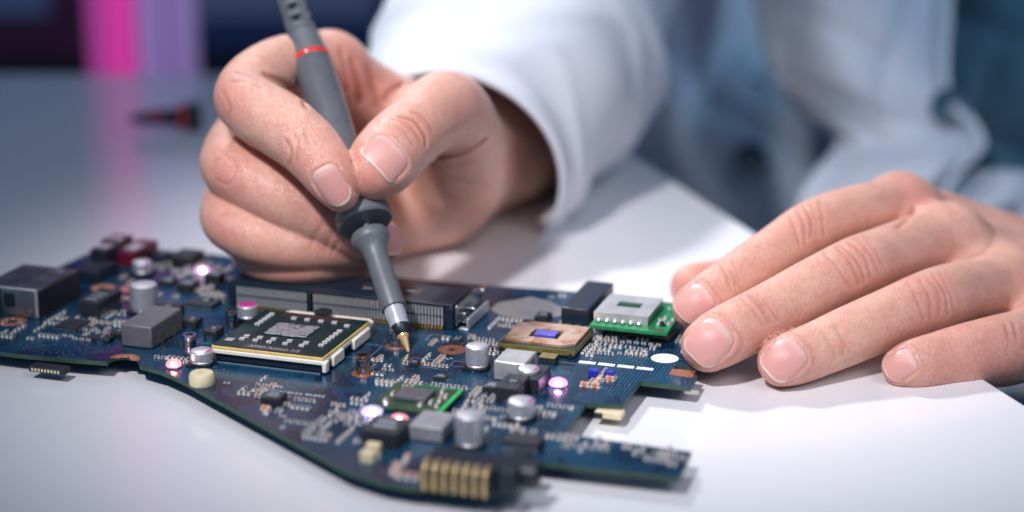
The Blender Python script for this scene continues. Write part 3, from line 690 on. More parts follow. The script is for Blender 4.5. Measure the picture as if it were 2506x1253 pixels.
# --- lit LEDs
def led(px, py, col, es, r=1.2, pw=.0011):
    p = L(px, py, 1.0); z = 0
    o = MB().box(-1.3, 1.3, -.9, .9, .02, .7).build('led', 'white', board, .1); o.location = (p[0] * S, p[1] * S, 0)
    m = mat('led_light', col, .3, emit=tuple(.35 + .65 * c for c in col), es=es)
    MB().lathe([(r * .7, .7), (r * .7, 1.0), (r * .5, 1.5), (.02, 1.75)], n=20).build('die', m, o)
    md, nt, bs, ou = new_mat('led_dome'); em = nd(nt, 'ShaderNodeEmission', Strength=1.7); em.inputs['Color'].default_value = (*[.18 + .82 * c for c in col], 1); tr = nd(nt, 'ShaderNodeBsdfTransparent'); mx = nd(nt, 'ShaderNodeMixShader'); mx.inputs['Fac'].default_value = .45
    nt.links.new(tr.outputs[0], mx.inputs[1]); nt.links.new(em.outputs[0], mx.inputs[2]); nt.links.new(mx.outputs[0], ou.inputs['Surface'])
    R_ = r * 1.7
    MB().lathe([(R_ * .95, .72), (R_, 1.0), (R_ * .93, 1.5), (R_ * .75, 1.95), (R_ * .45, 2.3), (R_ * .2, 2.42), (.02, 2.45)], n=24).build('lens', md, o)
led(495, 662, (1.0, .25, .95), 40, 1.3); led(425, 892, (1.0, .18, .24), 30, 1.2); led(910, 1008, (.55, .36, 1.0), 40, 1.5); led(976, 1028, (1.0, .15, .25), 30, 1.4); led(1366, 938, (1.0, .30, .92), 40, 1.4)

# ================================================================== wireless card in its slot
ms = bx('card_slot', (1372, 800), (1440, 806), (1500, 738), 5.6, 'slot', .3)
MB().box(ms['w'] / 2 - .5, ms['w'] / 2 + .02, -ms['d'] / 2 + 1, ms['d'] / 2 - 1, 2.6, 4.6).build('slit', 'black', ms)
CH = 3.8
a, b_, c = L(1440, 797, CH), L(1634, 812, CH), L(1668, 770, CH)
k0, k1, j0 = a[0], b_[0], (a[1] + b_[1]) / 2
CD = 24.0
card = empty('wireless_card', (0, 0, 0), TH)
mid = ((k0 + k1) / 2, j0 + CD / 2); cwd = k1 - k0
card.location = ((BO[0] + mid[0] * cT - mid[1] * sT) * S, (BO[1] + mid[0] * sT + mid[1] * cT) * S, (BOARD_Z + CH) * S)
tag(card, 'green wireless card with square silver shield, plugged in beside the right fingers', 'expansion card')
MB().box(-cwd / 2, cwd / 2, -CD / 2, CD / 2, -1.0, 0).build('panel', 'green', card, .06)
s0, s1, s2 = L(1452, 785, CH), L(1586, 797, CH), L(1628, 738, CH)
sx0, sx1, sy0, sy1 = s0[0] - mid[0], s1[0] - mid[0], (s0[1] + s1[1]) / 2 - mid[1], (s0[1] + s1[1]) / 2 - mid[1] + 17.0
sh = MB()
wx0, wx1, wy0, wy1 = (sx0 + sx1) / 2 - 3.2, (sx0 + sx1) / 2 + 3.4, (sy0 + sy1) / 2 - 1.6, (sy0 + sy1) / 2 + 2.6
for q in ((sx0, sx1, sy0, wy0), (sx0, sx1, wy1, sy1), (sx0, wx0, wy0, wy1), (wx1, sx1, wy0, wy1)): sh.box(*q, 2.2, 2.45)
shd = sh.build('shield', 'shield', card)
MB().box(sx0 + .05, sx1 - .05, sy0 + .05, sy0 + .3, .02, 2.19).build('shield_wall', 'shield', card)
MB().box(sx1 - .3, sx1 - .05, sy0 + .31, sy1 - .05, .02, 2.19).build('shield_wall', 'jack', card)
MB().box(sx0 + .05, sx0 + .3, sy0 + .31, sy1 - .05, .02, 2.19).build('shield_wall', 'shield', card)
MB().box(wx0 - 1, wx1 + 1, wy0 - 1, wy1 + 1, .02, .5).build('inner_chip', 'black', card)
for k in range(6): MB().lathe([(.7, .02), (.8, .5), (.4, 1.0)], (sx0 + 1.5 + k * 2.2, sy0 - .3, 0), 10).build('solder_joint', 'solder', card)
for k in range(14):
    o = bpy.data.objects.new('capacitor', SM['s' if k % 2 else 'w']); link(o, card)
    o.location = ((sx1 + 1.2 + rn.uniform(0, max(.5, cwd / 2 - sx1 - 2))) * S, rn.uniform(sy0 + 1, sy1) * S, 0); o.rotation_euler = (0, 0, rn.choice((0, 1.57)))
MB().box(cwd / 2 - 4.6, cwd / 2 - .8, -CD / 2 + .4, -CD / 2 + 2.2, .01, .08).build('gold_pad', 'gold', card)
MB().lathe([(.9, .02), (.9, .4), (.5, .5), (.5, 1.1)], (cwd / 2 - 2.6, -CD / 2 + 5.4, 0), 14).build('antenna_socket', 'black', card)
# ================================================================== probe
tip = G(1000, 862, BOARD_Z + .15)
ax = W(712, 0, 52) - tip; ax = ax / np.linalg.norm(ax)
HK = ([0, 4.6, 8.4, 14.6, 36, 41, 86.6, 103.6, 200], [0, 4.7, 8.0, 13.6, 36.5, 43.0, 97.8, 107.6, 204])
hm = lambda h: float(np.interp(h, *HK))
probe = empty('test_probe', tip)
tag(probe, 'slim grey test probe with red ring and gold tip, pinched above the processor', 'probe')
def pl(name, prof, m, n=36): return MB().lathe([(r, hm(h)) for h, r in prof], n=n, ax=ax).build(name, m, probe)
pl('tip', [(0, .18), (.3, .42), (4.2, 1.15), (4.6, 1.55), (5.2, 1.6), (5.3, 1.2)], 'goldtip')
pl('tip_collar', [(5.0, 1.5), (5.3, 1.75), (7.4, 2.5), (8.4, 2.55), (8.6, 2.4)], 'black')
pl('ferrule', [(8.3, 2.45), (8.5, 2.6), (14.6, 2.75), (15.0, 2.7)], 'chrome')
sl = pl('sleeve', [(14.4, 2.9), (14.6, 3.25), (15.2, 3.4), (22, 3.3), (29, 3.15), (31.5, 3.35), (33.2, 4.1), (34.2, 5.0), (34.8, 5.25), (36.0, 5.3), (36.7, 5.0), (36.9, 3.0)], 'probe')
pl('neck', [(36.5, 1.9), (37.2, 1.9), (37.4, 2.1), (38.2, 2.1), (38.4, 1.9), (39.6, 1.9)], 'steel')
pl('finger_guard', [(39.2, 6.2), (39.25, 7.3), (39.7, 7.75), (41.8, 7.75), (42.6, 7.4), (43.4, 5.6), (45.2, 4.4)], 'probe')
pl('grip', [(44.6, 3.6), (46, 4.0), (50, 4.7), (58, 5.25), (70, 5.6), (82, 5.6), (86, 5.5)], 'probehandle')
pl('red_ring', [(85.6, 5.2), (85.9, 5.55), (86.6, 5.72), (87.4, 5.6), (87.7, 5.2)], 'red')
up = pl('upper_grip', [(87.3, 4.9), (87.6, 5.2), (90, 5.1), (97, 4.7), (103, 4.4), (103.6, 3.9)], 'probe')
# strain relief with real slots
e1_ = np.cross(ax, FWD); e1_ /= np.linalg.norm(e1_); e2_ = np.cross(ax, e1_)
pl('cable_core', [(102, 2.3), (170, 2.0)], 'black', 20)
for k in range(9):
    h0 = 103.6 + k * 4.3; r_ = 4.25 - k * .12
    pl('relief_ring', [(h0, 2.25), (h0, r_), (h0 + 2.0, r_ - .08), (h0 + 2.0, 2.25)], 'probe', 24)
    if k < 8:
        for q in range(4):
            a = q * math.pi / 2 + math.pi / 4
            d_ = e1_ * math.cos(a) + e2_ * math.sin(a); t_ = np.cross(ax, d_)
            mb = MB(); vs = []
            for hh in (hm(h0 + 1.9), hm(h0 + 4.4)):
                for rr in (2.2, r_ - .12):
                    for tt in (-1.25, 1.25): vs.append(ax * hh + d_ * rr + t_ * tt)
            mb.add(vs, [(0, 1, 3, 2), (4, 6, 7, 5), (2, 3, 7, 6), (0, 4, 5, 1), (0, 2, 6, 4), (1, 5, 7, 3)])
            mb.build('relief_web', 'probe', probe)
# ================================================================== person: hands as distance fields -> one skin each
def catmull(P, n):
    P = np.asarray(P, float); out = []
    Q = np.vstack([2 * P[0] - P[1], P, 2 * P[-1] - P[-2]])
    for i in range(1, len(Q) - 2):
        for k in range(n):
            t = k / n; a, b, c, d = Q[i - 1], Q[i], Q[i + 1], Q[i + 2]
            out.append(.5 * (2 * b + (c - a) * t + (2 * a - 5 * b + 4 * c - d) * t * t + (3 * b - a - 3 * c + d) * t ** 3))
    out.append(P[-1]); return np.array(out)
def smin(a, b, k):
    h = np.maximum(k - np.abs(a - b), 0) / k
    return np.minimum(a, b) - h * h * k * .25
class Field:
    def __init__(s, lo, hi, h):
        s.h = h; s.lo = np.array(lo, float); s.n = np.ceil((np.array(hi) - s.lo) / h).astype(int) + 1
        s.ax = [s.lo[i] + h * np.arange(s.n[i]) for i in range(3)]
    def blank(s): return np.full(s.n, 20.0, np.float32)
    def tube(s, P, n=5, flat=None, F=None, pad=9.0, k=0.0):
        """swept sphere along (x,y,z,r) control points; flat=(normal,ratio) thins it along normal"""
        C = catmull(P, n)
        if F is None: F = s.blank()
        for a, b in zip(C[:-1], C[1:]):
            r = max(a[3], b[3]) + pad
            i0 = np.maximum(((np.minimum(a[:3], b[:3]) - r - s.lo) / s.h).astype(int), 0)
            i1 = np.minimum(((np.maximum(a[:3], b[:3]) + r - s.lo) / s.h).astype(int) + 1, s.n)
            if np.any(i1 <= i0): continue
            X = s.ax[0][i0[0]:i1[0], None, None]; Y = s.ax[1][None, i0[1]:i1[1], None]; Z = s.ax[2][None, None, i0[2]:i1[2]]
            d = b[:3] - a[:3]; dd = max(d @ d, 1e-9)
            t = np.clip(((X - a[0]) * d[0] + (Y - a[1]) * d[1] + (Z - a[2]) * d[2]) / dd, 0, 1)
            qx, qy, qz = X - a[0] - d[0] * t, Y - a[1] - d[1] * t, Z - a[2] - d[2] * t
            q2 = qx * qx + qy * qy + qz * qz
            if flat is not None:
                nn, ra = flat; qn = qx * nn[0] + qy * nn[1] + qz * nn[2]
                q2 = q2 + qn * qn * (ra * ra - 1)
            v = (np.sqrt(q2) - (a[3] + (b[3] - a[3]) * t)).astype(np.float32)
            sl = (slice(i0[0], i1[0]), slice(i0[1], i1[1]), slice(i0[2], i1[2]))
            F[sl] = np.minimum(F[sl], v) if not k else smin(F[sl], v, k)
        return F
    def kfield(s, c, kmax, kmin, r0, r1):
        X = s.ax[0][:, None, None] - c[0]; Y = s.ax[1][None, :, None] - c[1]; Z = s.ax[2][None, None, :] - c[2]
        d = np.sqrt(X * X + Y * Y + Z * Z)
        t = np.clip((d - r0) / (r1 - r0), 0, 1); t = t * t * (3 - 2 * t)
        return (kmax + (kmin - kmax) * t).astype(np.float32)
def surface_nets(F, lo, h):
    nx, ny, nz = F.shape
    ins = F < 0
    c = np.zeros((nx - 1, ny - 1, nz - 1), np.int8)
    for i in (0, 1):
        for j in (0, 1):
            for k in (0, 1): c += ins[i:nx - 1 + i, j:ny - 1 + j, k:nz - 1 + k]
    cell = np.argwhere((c > 0) & (c < 8)); idx = np.full(c.shape, -1, np.int64); idx[tuple(cell.T)] = np.arange(len(cell))
    acc = np.zeros((len(cell), 3)); w_ = np.zeros(len(cell))
    co = [(i, j, k) for i in (0, 1) for j in (0, 1) for k in (0, 1)]
    for a in range(8):
        for ax_ in range(3):
            if co[a][ax_]: continue
            b = list(co[a]); b[ax_] = 1
            fa = F[tuple((cell + co[a]).T)].astype(float); fb = F[tuple((cell + b).T)].astype(float)
            m = (fa < 0) != (fb < 0)
            t = np.where(m, fa / np.where(m, fa - fb, 1), 0)
            p = np.array(co[a], float)[None] + t[:, None] * (np.array(b) - np.array(co[a]))[None]
            acc[m] += p[m]; w_[m] += 1
    V = lo + h * (cell + acc / w_[:, None])
    Q = []
    for ax_ in range(3):
        u, v = (ax_ + 1) % 3, (ax_ + 2) % 3
        sl0 = [slice(None)] * 3; sl1 = [slice(None)] * 3; sl0[ax_] = slice(0, -1); sl1[ax_] = slice(1, None)
        e = np.argwhere(ins[tuple(sl0)] != ins[tuple(sl1)])
        e = e[(e[:, u] > 0) & (e[:, v] > 0) & (e[:, u] < F.shape[u] - 1) & (e[:, v] < F.shape[v] - 1)]
        inn = ins[tuple(e.T)]
        def g(du, dv):
            q = e.copy(); q[:, u] += du; q[:, v] += dv; return idx[tuple(q.T)]
        q = np.stack([g(-1, -1), g(0, -1), g(0, 0), g(-1, 0)], 1)
        q[~inn] = q[~inn][:, ::-1]; Q.append(q)
    return V, np.vstack(Q)
def relax(V, Q, it, lam=.5):
    E_ = np.vstack([Q[:, [0, 1]], Q[:, [1, 2]], Q[:, [2, 3]], Q[:, [3, 0]]]); E_ = np.vstack([E_, E_[:, ::-1]])
    deg = np.bincount(E_[:, 0], minlength=len(V))[:, None]
    for i in range(it):
        for l_ in (lam, -lam * 1.03):
            s_ = np.stack([np.bincount(E_[:, 0], weights=V[E_[:, 1], k], minlength=len(V)) for k in range(3)], 1) / deg
            V = V + l_ * (s_ - V)
    return V
def vnormals(V, Q):
    n = np.cross(V[Q[:, 2]] - V[Q[:, 0]], V[Q[:, 3]] - V[Q[:, 1]])
    N = np.stack([sum(np.bincount(Q[:, c], weights=n[:, k], minlength=len(V)) for c in range(4)) for k in range(3)], 1)
    return N / (np.linalg.norm(N, axis=1, keepdims=True) + 1e-12)

def skin_mat():
    m, nt, b, out = new_mat('skin')
    tc = nd(nt, 'ShaderNodeTexCoord'); at = nd(nt, 'ShaderNodeAttribute', attribute_name='tint')
    sep = nd(nt, 'ShaderNodeSeparateColor'); nt.links.new(at.outputs['Color'], sep.inputs[0])
    n = nd(nt, 'ShaderNodeTexNoise', Scale=170.0, Detail=6.0, Roughness=0.65); nt.links.new(tc.outputs['Object'], n.inputs['Vector'])
    n2 = nd(nt, 'ShaderNodeTexNoise', Scale=900.0, Detail=3.0); nt.links.new(tc.outputs['Object'], n2.inputs['Vector'])
    r = nd(nt, 'ShaderNodeValToRGB')
    r.color_ramp.elements[0].position = .3; r.color_ramp.elements[1].position = .7
    r.color_ramp.elements[0].color = (.68, .350, .270, 1); r.color_ramp.elements[1].color = (.77, .475, .370, 1)
    nt.links.new(n.outputs['Fac'], r.inputs['Fac'])
    mx = nd(nt, 'ShaderNodeMixRGB'); mx.inputs['Color2'].default_value = (.64, .235, .200, 1)
    nt.links.new(sep.outputs[0], mx.inputs['Fac']); nt.links.new(r.outputs['Color'], mx.inputs['Color1'])
    mx2 = nd(nt, 'ShaderNodeMixRGB'); mx2.inputs['Color2'].default_value = (.40, .135, .09, 1)
    nt.links.new(sep.outputs[1], mx2.inputs['Fac']); nt.links.new(mx.outputs['Color'], mx2.inputs['Color1'])
    mx3 = nd(nt, 'ShaderNodeMixRGB', blend_type='MULTIPLY'); mx3.inputs['Fac'].default_value = .35
    rr = nd(nt, 'ShaderNodeValToRGB'); rr.color_ramp.elements[0].position = .35; rr.color_ramp.elements[0].color = (.72, .66, .64, 1); rr.color_ramp.elements[1].position = .6
    nt.links.new(n2.outputs['Fac'], rr.inputs['Fac'])
    nt.links.new(mx2.outputs['Color'], mx3.inputs['Color1']); nt.links.new(rr.outputs['Color'], mx3.inputs['Color2'])
    nt.links.new(mx3.outputs['Color'], b.inputs['Base Color'])
    b.inputs['Subsurface Weight'].default_value = 1.0
    b.inputs['Subsurface Radius'].default_value = (1.0, .38, .22); b.inputs['Subsurface Scale'].default_value = .0016
    b.inputs['Roughness'].default_value = .36; b.inputs['Specular IOR Level'].default_value = .5
    # fine skin relief: crossed furrows plus pores
    v = nd(nt, 'ShaderNodeTexVoronoi', Scale=1500.0); v.feature = 'DISTANCE_TO_EDGE'
    mp = nd(nt, 'ShaderNodeMapping'); mp.inputs['Scale'].default_value = (1, 1, .55); nt.links.new(tc.outputs['Object'], mp.inputs['Vector'])
    nz = nd(nt, 'ShaderNodeTexNoise', Scale=600.0); nt.links.new(mp.outputs['Vector'], nz.inputs['Vector'])
    ad = nd(nt, 'ShaderNodeMixRGB', blend_type='ADD'); ad.inputs['Fac'].default_value = .0012
    nt.links.new(mp.outputs['Vector'], ad.inputs['Color1']); nt.links.new(nz.outputs['Color'], ad.inputs['Color2'])
    nt.links.new(ad.outputs['Color'], v.inputs['Vector'])
    mr = nd(nt, 'ShaderNodeMapRange'); mr.inputs['From Max'].default_value = .25; nt.links.new(v.outputs['Distance'], mr.inputs['Value'])
    bp = nd(nt, 'ShaderNodeBump', Strength=.55, Distance=.00013); nt.links.new(mr.outputs['Result'], bp.inputs['Height'])
    n3 = nd(nt, 'ShaderNodeTexNoise', Scale=700.0, Detail=3.0); nt.links.new(tc.outputs['Object'], n3.inputs['Vector'])
    bp2 = nd(nt, 'ShaderNodeBump', Strength=.22, Distance=.0003); nt.links.new(n3.outputs['Fac'], bp2.inputs['Height']); nt.links.new(bp.outputs['Normal'], bp2.inputs['Normal'])
    nt.links.new(bp2.outputs['Normal'], b.inputs['Normal'])
    return m
M['skin'] = skin_mat()
def nail_mat():
    m, nt, b, out = new_mat('fingernail')
    at = nd(nt, 'ShaderNodeAttribute', attribute_name='rim'); tc = nd(nt, 'ShaderNodeTexCoord')
    sep = nd(nt, 'ShaderNodeSeparateColor'); nt.links.new(at.outputs['Color'], sep.inputs[0])
    r = nd(nt, 'ShaderNodeMixRGB'); r.inputs['Color1'].default_value = (.68, .35, .31, 1); r.inputs['Color2'].default_value = (.86, .74, .60, 1)
    nt.links.new(sep.outputs[0], r.inputs['Fac'])
    r2 = nd(nt, 'ShaderNodeMixRGB'); r2.inputs['Color2'].default_value = (.74, .52, .47, 1); nt.links.new(sep.outputs[1], r2.inputs['Fac']); nt.links.new(r.outputs['Color'], r2.inputs['Color1'])
    nt.links.new(r2.outputs['Color'], b.inputs['Base Color'])
    b.inputs['Subsurface Weight'].default_value = .6; b.inputs['Subsurface Radius'].default_value = (1, .5, .4); b.inputs['Subsurface Scale'].default_value = .001
    b.inputs['Roughness'].default_value = .36; b.inputs['Specular IOR Level'].default_value = .4
    cr = nd(nt, 'ShaderNodeTexNoise', Scale=14.0, Detail=2.0); mp = nd(nt, 'ShaderNodeMapping'); mp.inputs['Scale'].default_value = (1, .06, 1)
    nt.links.new(at.outputs['Vector'], mp.inputs['Vector'])
    a2 = nd(nt, 'ShaderNodeAttribute', attribute_name='flow'); nt.links.new(a2.outputs['Vector'], mp.inputs['Vector']); nt.links.new(mp.outputs['Vector'], cr.inputs['Vector'])
    bp = nd(nt, 'ShaderNodeBump', Strength=.5, Distance=.0003); nt.links.new(cr.outputs['Fac'], bp.inputs['Height']); nt.links.new(bp.outputs['Normal'], b.inputs['Normal'])
    return m
M['nail'] = nail_mat()

person = empty('person', (140, 330, -24))
tag(person, 'person in white lab coat, one hand holding the probe, other resting on the board', 'person')
def pray(px, py):
    d = FWD + RIGHT * (px - 1253) / FPX - UP * (py - 626.5) / FPX
    return d / np.linalg.norm(d)
def poly3(bvh, pts, step=3.0):
    """draw a polyline over the skin: photo pixels -> points on the surface"""
    out = []
    for (x0, y0), (x1, y1) in zip(pts[:-1], pts[1:]):
        n = max(int(math.hypot(x1 - x0, y1 - y0) / step), 1)
        for k in range(n + 1):
            h = bvh.ray_cast(Vector(CAM), Vector(pray(x0 + (x1 - x0) * k / n, y0 + (y1 - y0) * k / n)))
            if h[0] is not None: out.append(np.array(h[0]))
    return np.array(out) if out else np.zeros((0, 3))
def near(V, P, r):
    """distance from each vertex to a point set, limited to r"""
    d = np.full(len(V), 1e3)
    if len(P) == 0: return d
    lo, hi = P.min(0) - r, P.max(0) + r
    m = np.where(np.all((V > lo) & (V < hi), axis=1))[0]
    for k in range(0, len(m), 4000):
        q = m[k:k + 4000]
        d[q] = np.sqrt(((V[q][:, None] - P[None]) ** 2).sum(2)).min(1)
    return d
def bez(p, n=10):
    return [tuple(x) for x in catmull(np.array(p, float), n)[:, :2]] if len(p) > 2 else p

def make_hand(F, fld, name, nails, creases, blush, label):
    V, Q = surface_nets(F, fld.lo, fld.h)
    # keep the biggest connected shell only
    lab = np.arange(len(V))
    while True:
        m_ = lab[Q].min(1); l2 = lab.copy()
        for c_ in range(4): np.minimum.at(l2, Q[:, c_], m_)
        l2 = l2[l2]
        if np.array_equal(l2, lab): break
        lab = l2
    big = np.bincount(lab).argmax(); keep = lab == big; ren = np.cumsum(keep) - 1
    V = V[keep]; Q = ren[Q[keep[Q[:, 0]]]]
    V = relax(V, Q, 4)
    N = vnormals(V, Q)
    bvh = BVHTree.FromPolygons([Vector(p) for p in V], [tuple(q) for q in Q])
    tint = np.zeros((len(V), 4)); tint[:, 3] = 1
    for (px, py, rad, amt) in blush:
        h = bvh.ray_cast(Vector(CAM), Vector(pray(px, py)))
        if h[0] is None: continue
        d = np.linalg.norm(V - np.array(h[0]), axis=1)
        tint[:, 0] = np.maximum(tint[:, 0], amt * np.exp(-(d / rad) ** 2))
    disp = np.zeros(len(V))
    for (pts, depth, wid) in creases:
        P3 = poly3(bvh, bez(pts))
        d = near(V, P3, wid * 4)
        g = np.exp(-(d / wid) ** 2); g2 = np.exp(-((d - 2.0 * wid) / (1.1 * wid)) ** 2)
        disp += 1.35 * (-depth * g + depth * .12 * g2)
        tint[:, 1] = np.maximum(tint[:, 1], np.clip(g * depth * 1.5, 0, .6))
    objs = []
    for (cx, cy, tx, ty, ln, wd, rimw, sq) in nails:
        h = bvh.ray_cast(Vector(CAM), Vector(pray(cx, cy)))
        if h[0] is None: continue
        c = np.array(h[0]); m = np.linalg.norm(V - c, axis=1) < 4.0
        n = N[m].mean(0); n /= np.linalg.norm(n)
        # direction of the free edge: towards pixel (tx,ty) in the tangent plane
        dr = pray(tx, ty); den = dr @ n
        q = CAM + dr * (((c - CAM) @ n) / den); a = q - c; a -= n * (a @ n); a /= np.linalg.norm(a); b = np.cross(n, a)
        # height of the skin under the nail, fitted by a smooth patch
        uv, hh = [], []
        for i in np.linspace(-1.0, 1.0, 13):
            for j in np.linspace(-.9, .9, 13):
                o_ = c + a * i * ln / 2 + b * j * wd / 2 + n * 8
                k_ = bvh.ray_cast(Vector(o_), Vector(-n))
                if k_[0] is not None and k_[3] < 16: uv.append((i, j)); hh.append((np.array(k_[0]) - c) @ n)
        uv = np.array(uv); A_ = np.stack([np.ones(len(uv)), uv[:, 0], uv[:, 1], uv[:, 0] ** 2, uv[:, 0] * uv[:, 1], uv[:, 1] ** 2, uv[:, 1] ** 4], 1)
        co = np.linalg.lstsq(A_, np.array(hh), rcond=None)[0]
        co[5] = min(co[5], -.6); co[3] *= .55
        def H(u, v): return co[0] + co[1] * u + co[2] * v + co[3] * u * u + co[4] * u * v + co[5] * v * v + co[6] * v ** 4
        rings, seg = 26, 72
        vs, fs, rim, flow = [], [], [], []
        for r_ in range(rings + 1):
            rho = r_ / rings
            for s_ in range(seg):
                an = 2 * math.pi * s_ / seg; ca, sa = math.cos(an), math.sin(an)
                pw = sq if ca > 0 else 3.4; k_ = (abs(ca) ** pw + abs(sa) ** pw) ** (-1 / pw) * rho
                u, v = ca * k_, sa * k_
                v *= 1 - .06 * (u < 0) * u * u
                lift = .10 + .26 * max(u, 0) ** 2 - .42 * (rho ** 12) * (1 - .85 * max(u, 0) ** 2)
                p = c + a * u * ln / 2 + b * v * wd / 2 + n * (H(u, v) + lift)
                vs.append(p)
                fr_ = np.clip((k_ * ca - (1 - rimw) + .10 * v * v * 0) / .05, 0, 1) if ca > 0 else 0
                edge = np.clip((rho - (1 - rimw * .8)) / .06, 0, 1) * np.clip((ca - .30) / .3, 0, 1)
                lun = np.clip((-u - .55 + .5 * v * v * 0) / .25, 0, 1)
                rim.append((max(fr_, edge), lun * .6, 0, 1)); flow.append((v, u, 0))
        for r_ in range(rings):
            for s_ in range(seg):
                t_ = (s_ + 1) % seg
                fs.append((r_ * seg + s_, (r_ + 1) * seg + s_, (r_ + 1) * seg + t_, r_ * seg + t_))
        # a rim that turns down, so that the plate has thickness
        k0 = rings * seg; k1 = len(vs)
        for s_ in range(seg): vs.append(vs[k0 + s_] - n * .5); rim.append(rim[k0 + s_]); flow.append(flow[k0 + s_])
        for s_ in range(seg): t_ = (s_ + 1) % seg; fs.append((k0 + s_, k1 + s_, k1 + t_, k0 + t_))
        me = bpy.data.meshes.new('fingernail'); me.from_pydata([tuple(p * S) for p in vs], [], fs); me.materials.append(M['nail']); me.shade_smooth()
        ca_ = me.attributes.new('rim', 'FLOAT_COLOR', 'POINT'); ca_.data.foreach_set('color', np.array(rim, float).ravel())
        fl_ = me.attributes.new('flow', 'FLOAT_VECTOR', 'POINT'); fl_.data.foreach_set('vector', np.array(flow, float).ravel())
        objs.append(bpy.data.objects.new('fingernail', me))
        # bed and folds of skin round the nail
        rel = V - c; u = rel @ a / (ln / 2); v = rel @ b / (wd / 2); z = rel @ n - H(np.clip(u, -1.05, 1.05), np.clip(v, -1.05, 1.05))
        pwv = np.where(u > 0, sq, 3.4); rho = (np.abs(u) ** pwv + np.abs(v) ** pwv) ** (1 / pwv)
        m = (z < 2) & (z > -4.5) & (rho < 1.6); wz = np.clip((1.8 - z) / 1.0, 0, 1) * np.clip((z + 4.0) / 2.5, 0, 1) * np.clip((N @ n) / .2, 0, 1)
        bed = np.where(m, np.clip((1.0 - rho) / .10, 0, 1), 0)
        fold = np.where(m, np.exp(-((rho - 1.13) / .11) ** 2) * np.clip(1.1 - u * .9, 0, 1), 0)
        disp += (-.34 * bed + .36 * fold) * wz
        tint[:, 0] = np.maximum(tint[:, 0], np.where(m, np.exp(-((rho - 1.15) / .2) ** 2), 0) * .35)
    V = V + N * disp[:, None]
    me = bpy.data.meshes.new(name); me.from_pydata((V * S).tolist(), [], Q.tolist()); me.materials.append(M['skin']); me.shade_smooth()
    ca_ = me.attributes.new('tint', 'FLOAT_COLOR', 'POINT'); ca_.data.foreach_set('color', tint.ravel())
    o = bpy.data.objects.new(name, me); scene.collection.objects.link(o)
    o.parent = person; o.matrix_parent_inverse = Matrix.Translation(-person.location)
    if label: o['label'] = label
    for q in objs: link(q, o)
    return o
def T(*pts):
    """control points (photo x, photo y, depth, radius mm) -> (x,y,z,r)"""
    return np.array([[*W(a, b, c), r] for a, b, c, r in pts])

# ---------------------------------------------------------------- gripping hand
RI = T((806, 168, 66, 10.5), (705, 158, 48, 8.7), (628, 195, 34, 8.6), (598, 240, 26, 8.5), (640, 278, 21, 9.0), (690, 308, 17, 9.0), (745, 350, 13, 8.5), (780, 388, 10, 7.9), (812, 432, 8, 7.1), (833, 473, 8, 5.0))
RM = T((665, 285, 74, 10.5), (600, 330, 55, 9.0), (566, 385, 38, 8.6), (574, 418, 31, 8.6), (640, 456, 27, 8.6), (700, 492, 26, 8.3), (760, 525, 27, 7.8), (840, 560, 29, 7.3), (905, 582, 30, 6.9), (938, 590, 31, 5.4))
RR = T((640, 420, 74, 10.0), (588, 455, 55, 8.6), (558, 512, 38, 7.8), (566, 548, 31, 7.6), (630, 582, 28, 7.6), (700, 600, 28, 7.3), (770, 606, 30, 6.8), (850, 606, 34, 6.4), (900, 604, 38, 5.5))
RP = T((700, 560, 74, 9.5), (625, 575, 56, 8.0), (618, 606, 42, 6.8), (640, 632, 35, 6.5), (700, 644, 32, 6.3), (770, 646, 33, 6.0), (840, 638, 38, 5.8), (880, 630, 44, 5.0))
RT = T((1125, 410, 92, 14.5), (1122, 335, 70, 13.2), (1096, 272, 50, 11.6), (1048, 290, 36, 10.5), (1007, 325, 26, 9.8), (971, 358, 19, 9.8), (938, 395, 14, 9.5), (916, 420, 12, 7.8))
lo = np.array([W(500, 400, 40)[0] - 8, W(800, 480, 0)[1] - 30, -2]); hi = np.array([W(1330, 300, 190)[0] + 30, W(1200, 380, 210)[1] + 6, W(800, 80, 60)[2] + 14])
fr_ = Field(lo, hi, .6)
palm = fr_.tube(T((806, 172, 66, 10.5), (940, 262, 84, 11.5), (1090, 330, 104, 14)), pad=14)
palm = smin(palm, fr_.tube(T((672, 300, 76, 10), (880, 360, 96, 12), (1120, 390, 116, 15)), pad=14), 8)
palm = smin(palm, fr_.tube(T((645, 430, 76, 10), (870, 450, 94, 12), (1120, 440, 116, 15)), pad=14), 8)
palm = smin(palm, fr_.tube(T((705, 560, 74, 9.5), (880, 560, 86, 11.5), (1050, 498, 106, 14.5)), pad=14), 8)
palm = smin(palm, fr_.tube(T((1118, 350, 80, 13.5), (1120, 425, 88, 15), (1100, 470, 102, 14)), pad=14), 6)
arm = fr_.tube(T((1090, 330, 116, 18), (1180, 318, 142, 18.5), (1330, 285, 215, 21)), pad=16)
arm = smin(arm, fr_.tube(T((1060, 474, 108, 14.5), (1150, 410, 138, 17), (1320, 360, 215, 21)), pad=16), 16)
palm = smin(palm, arm, 7)
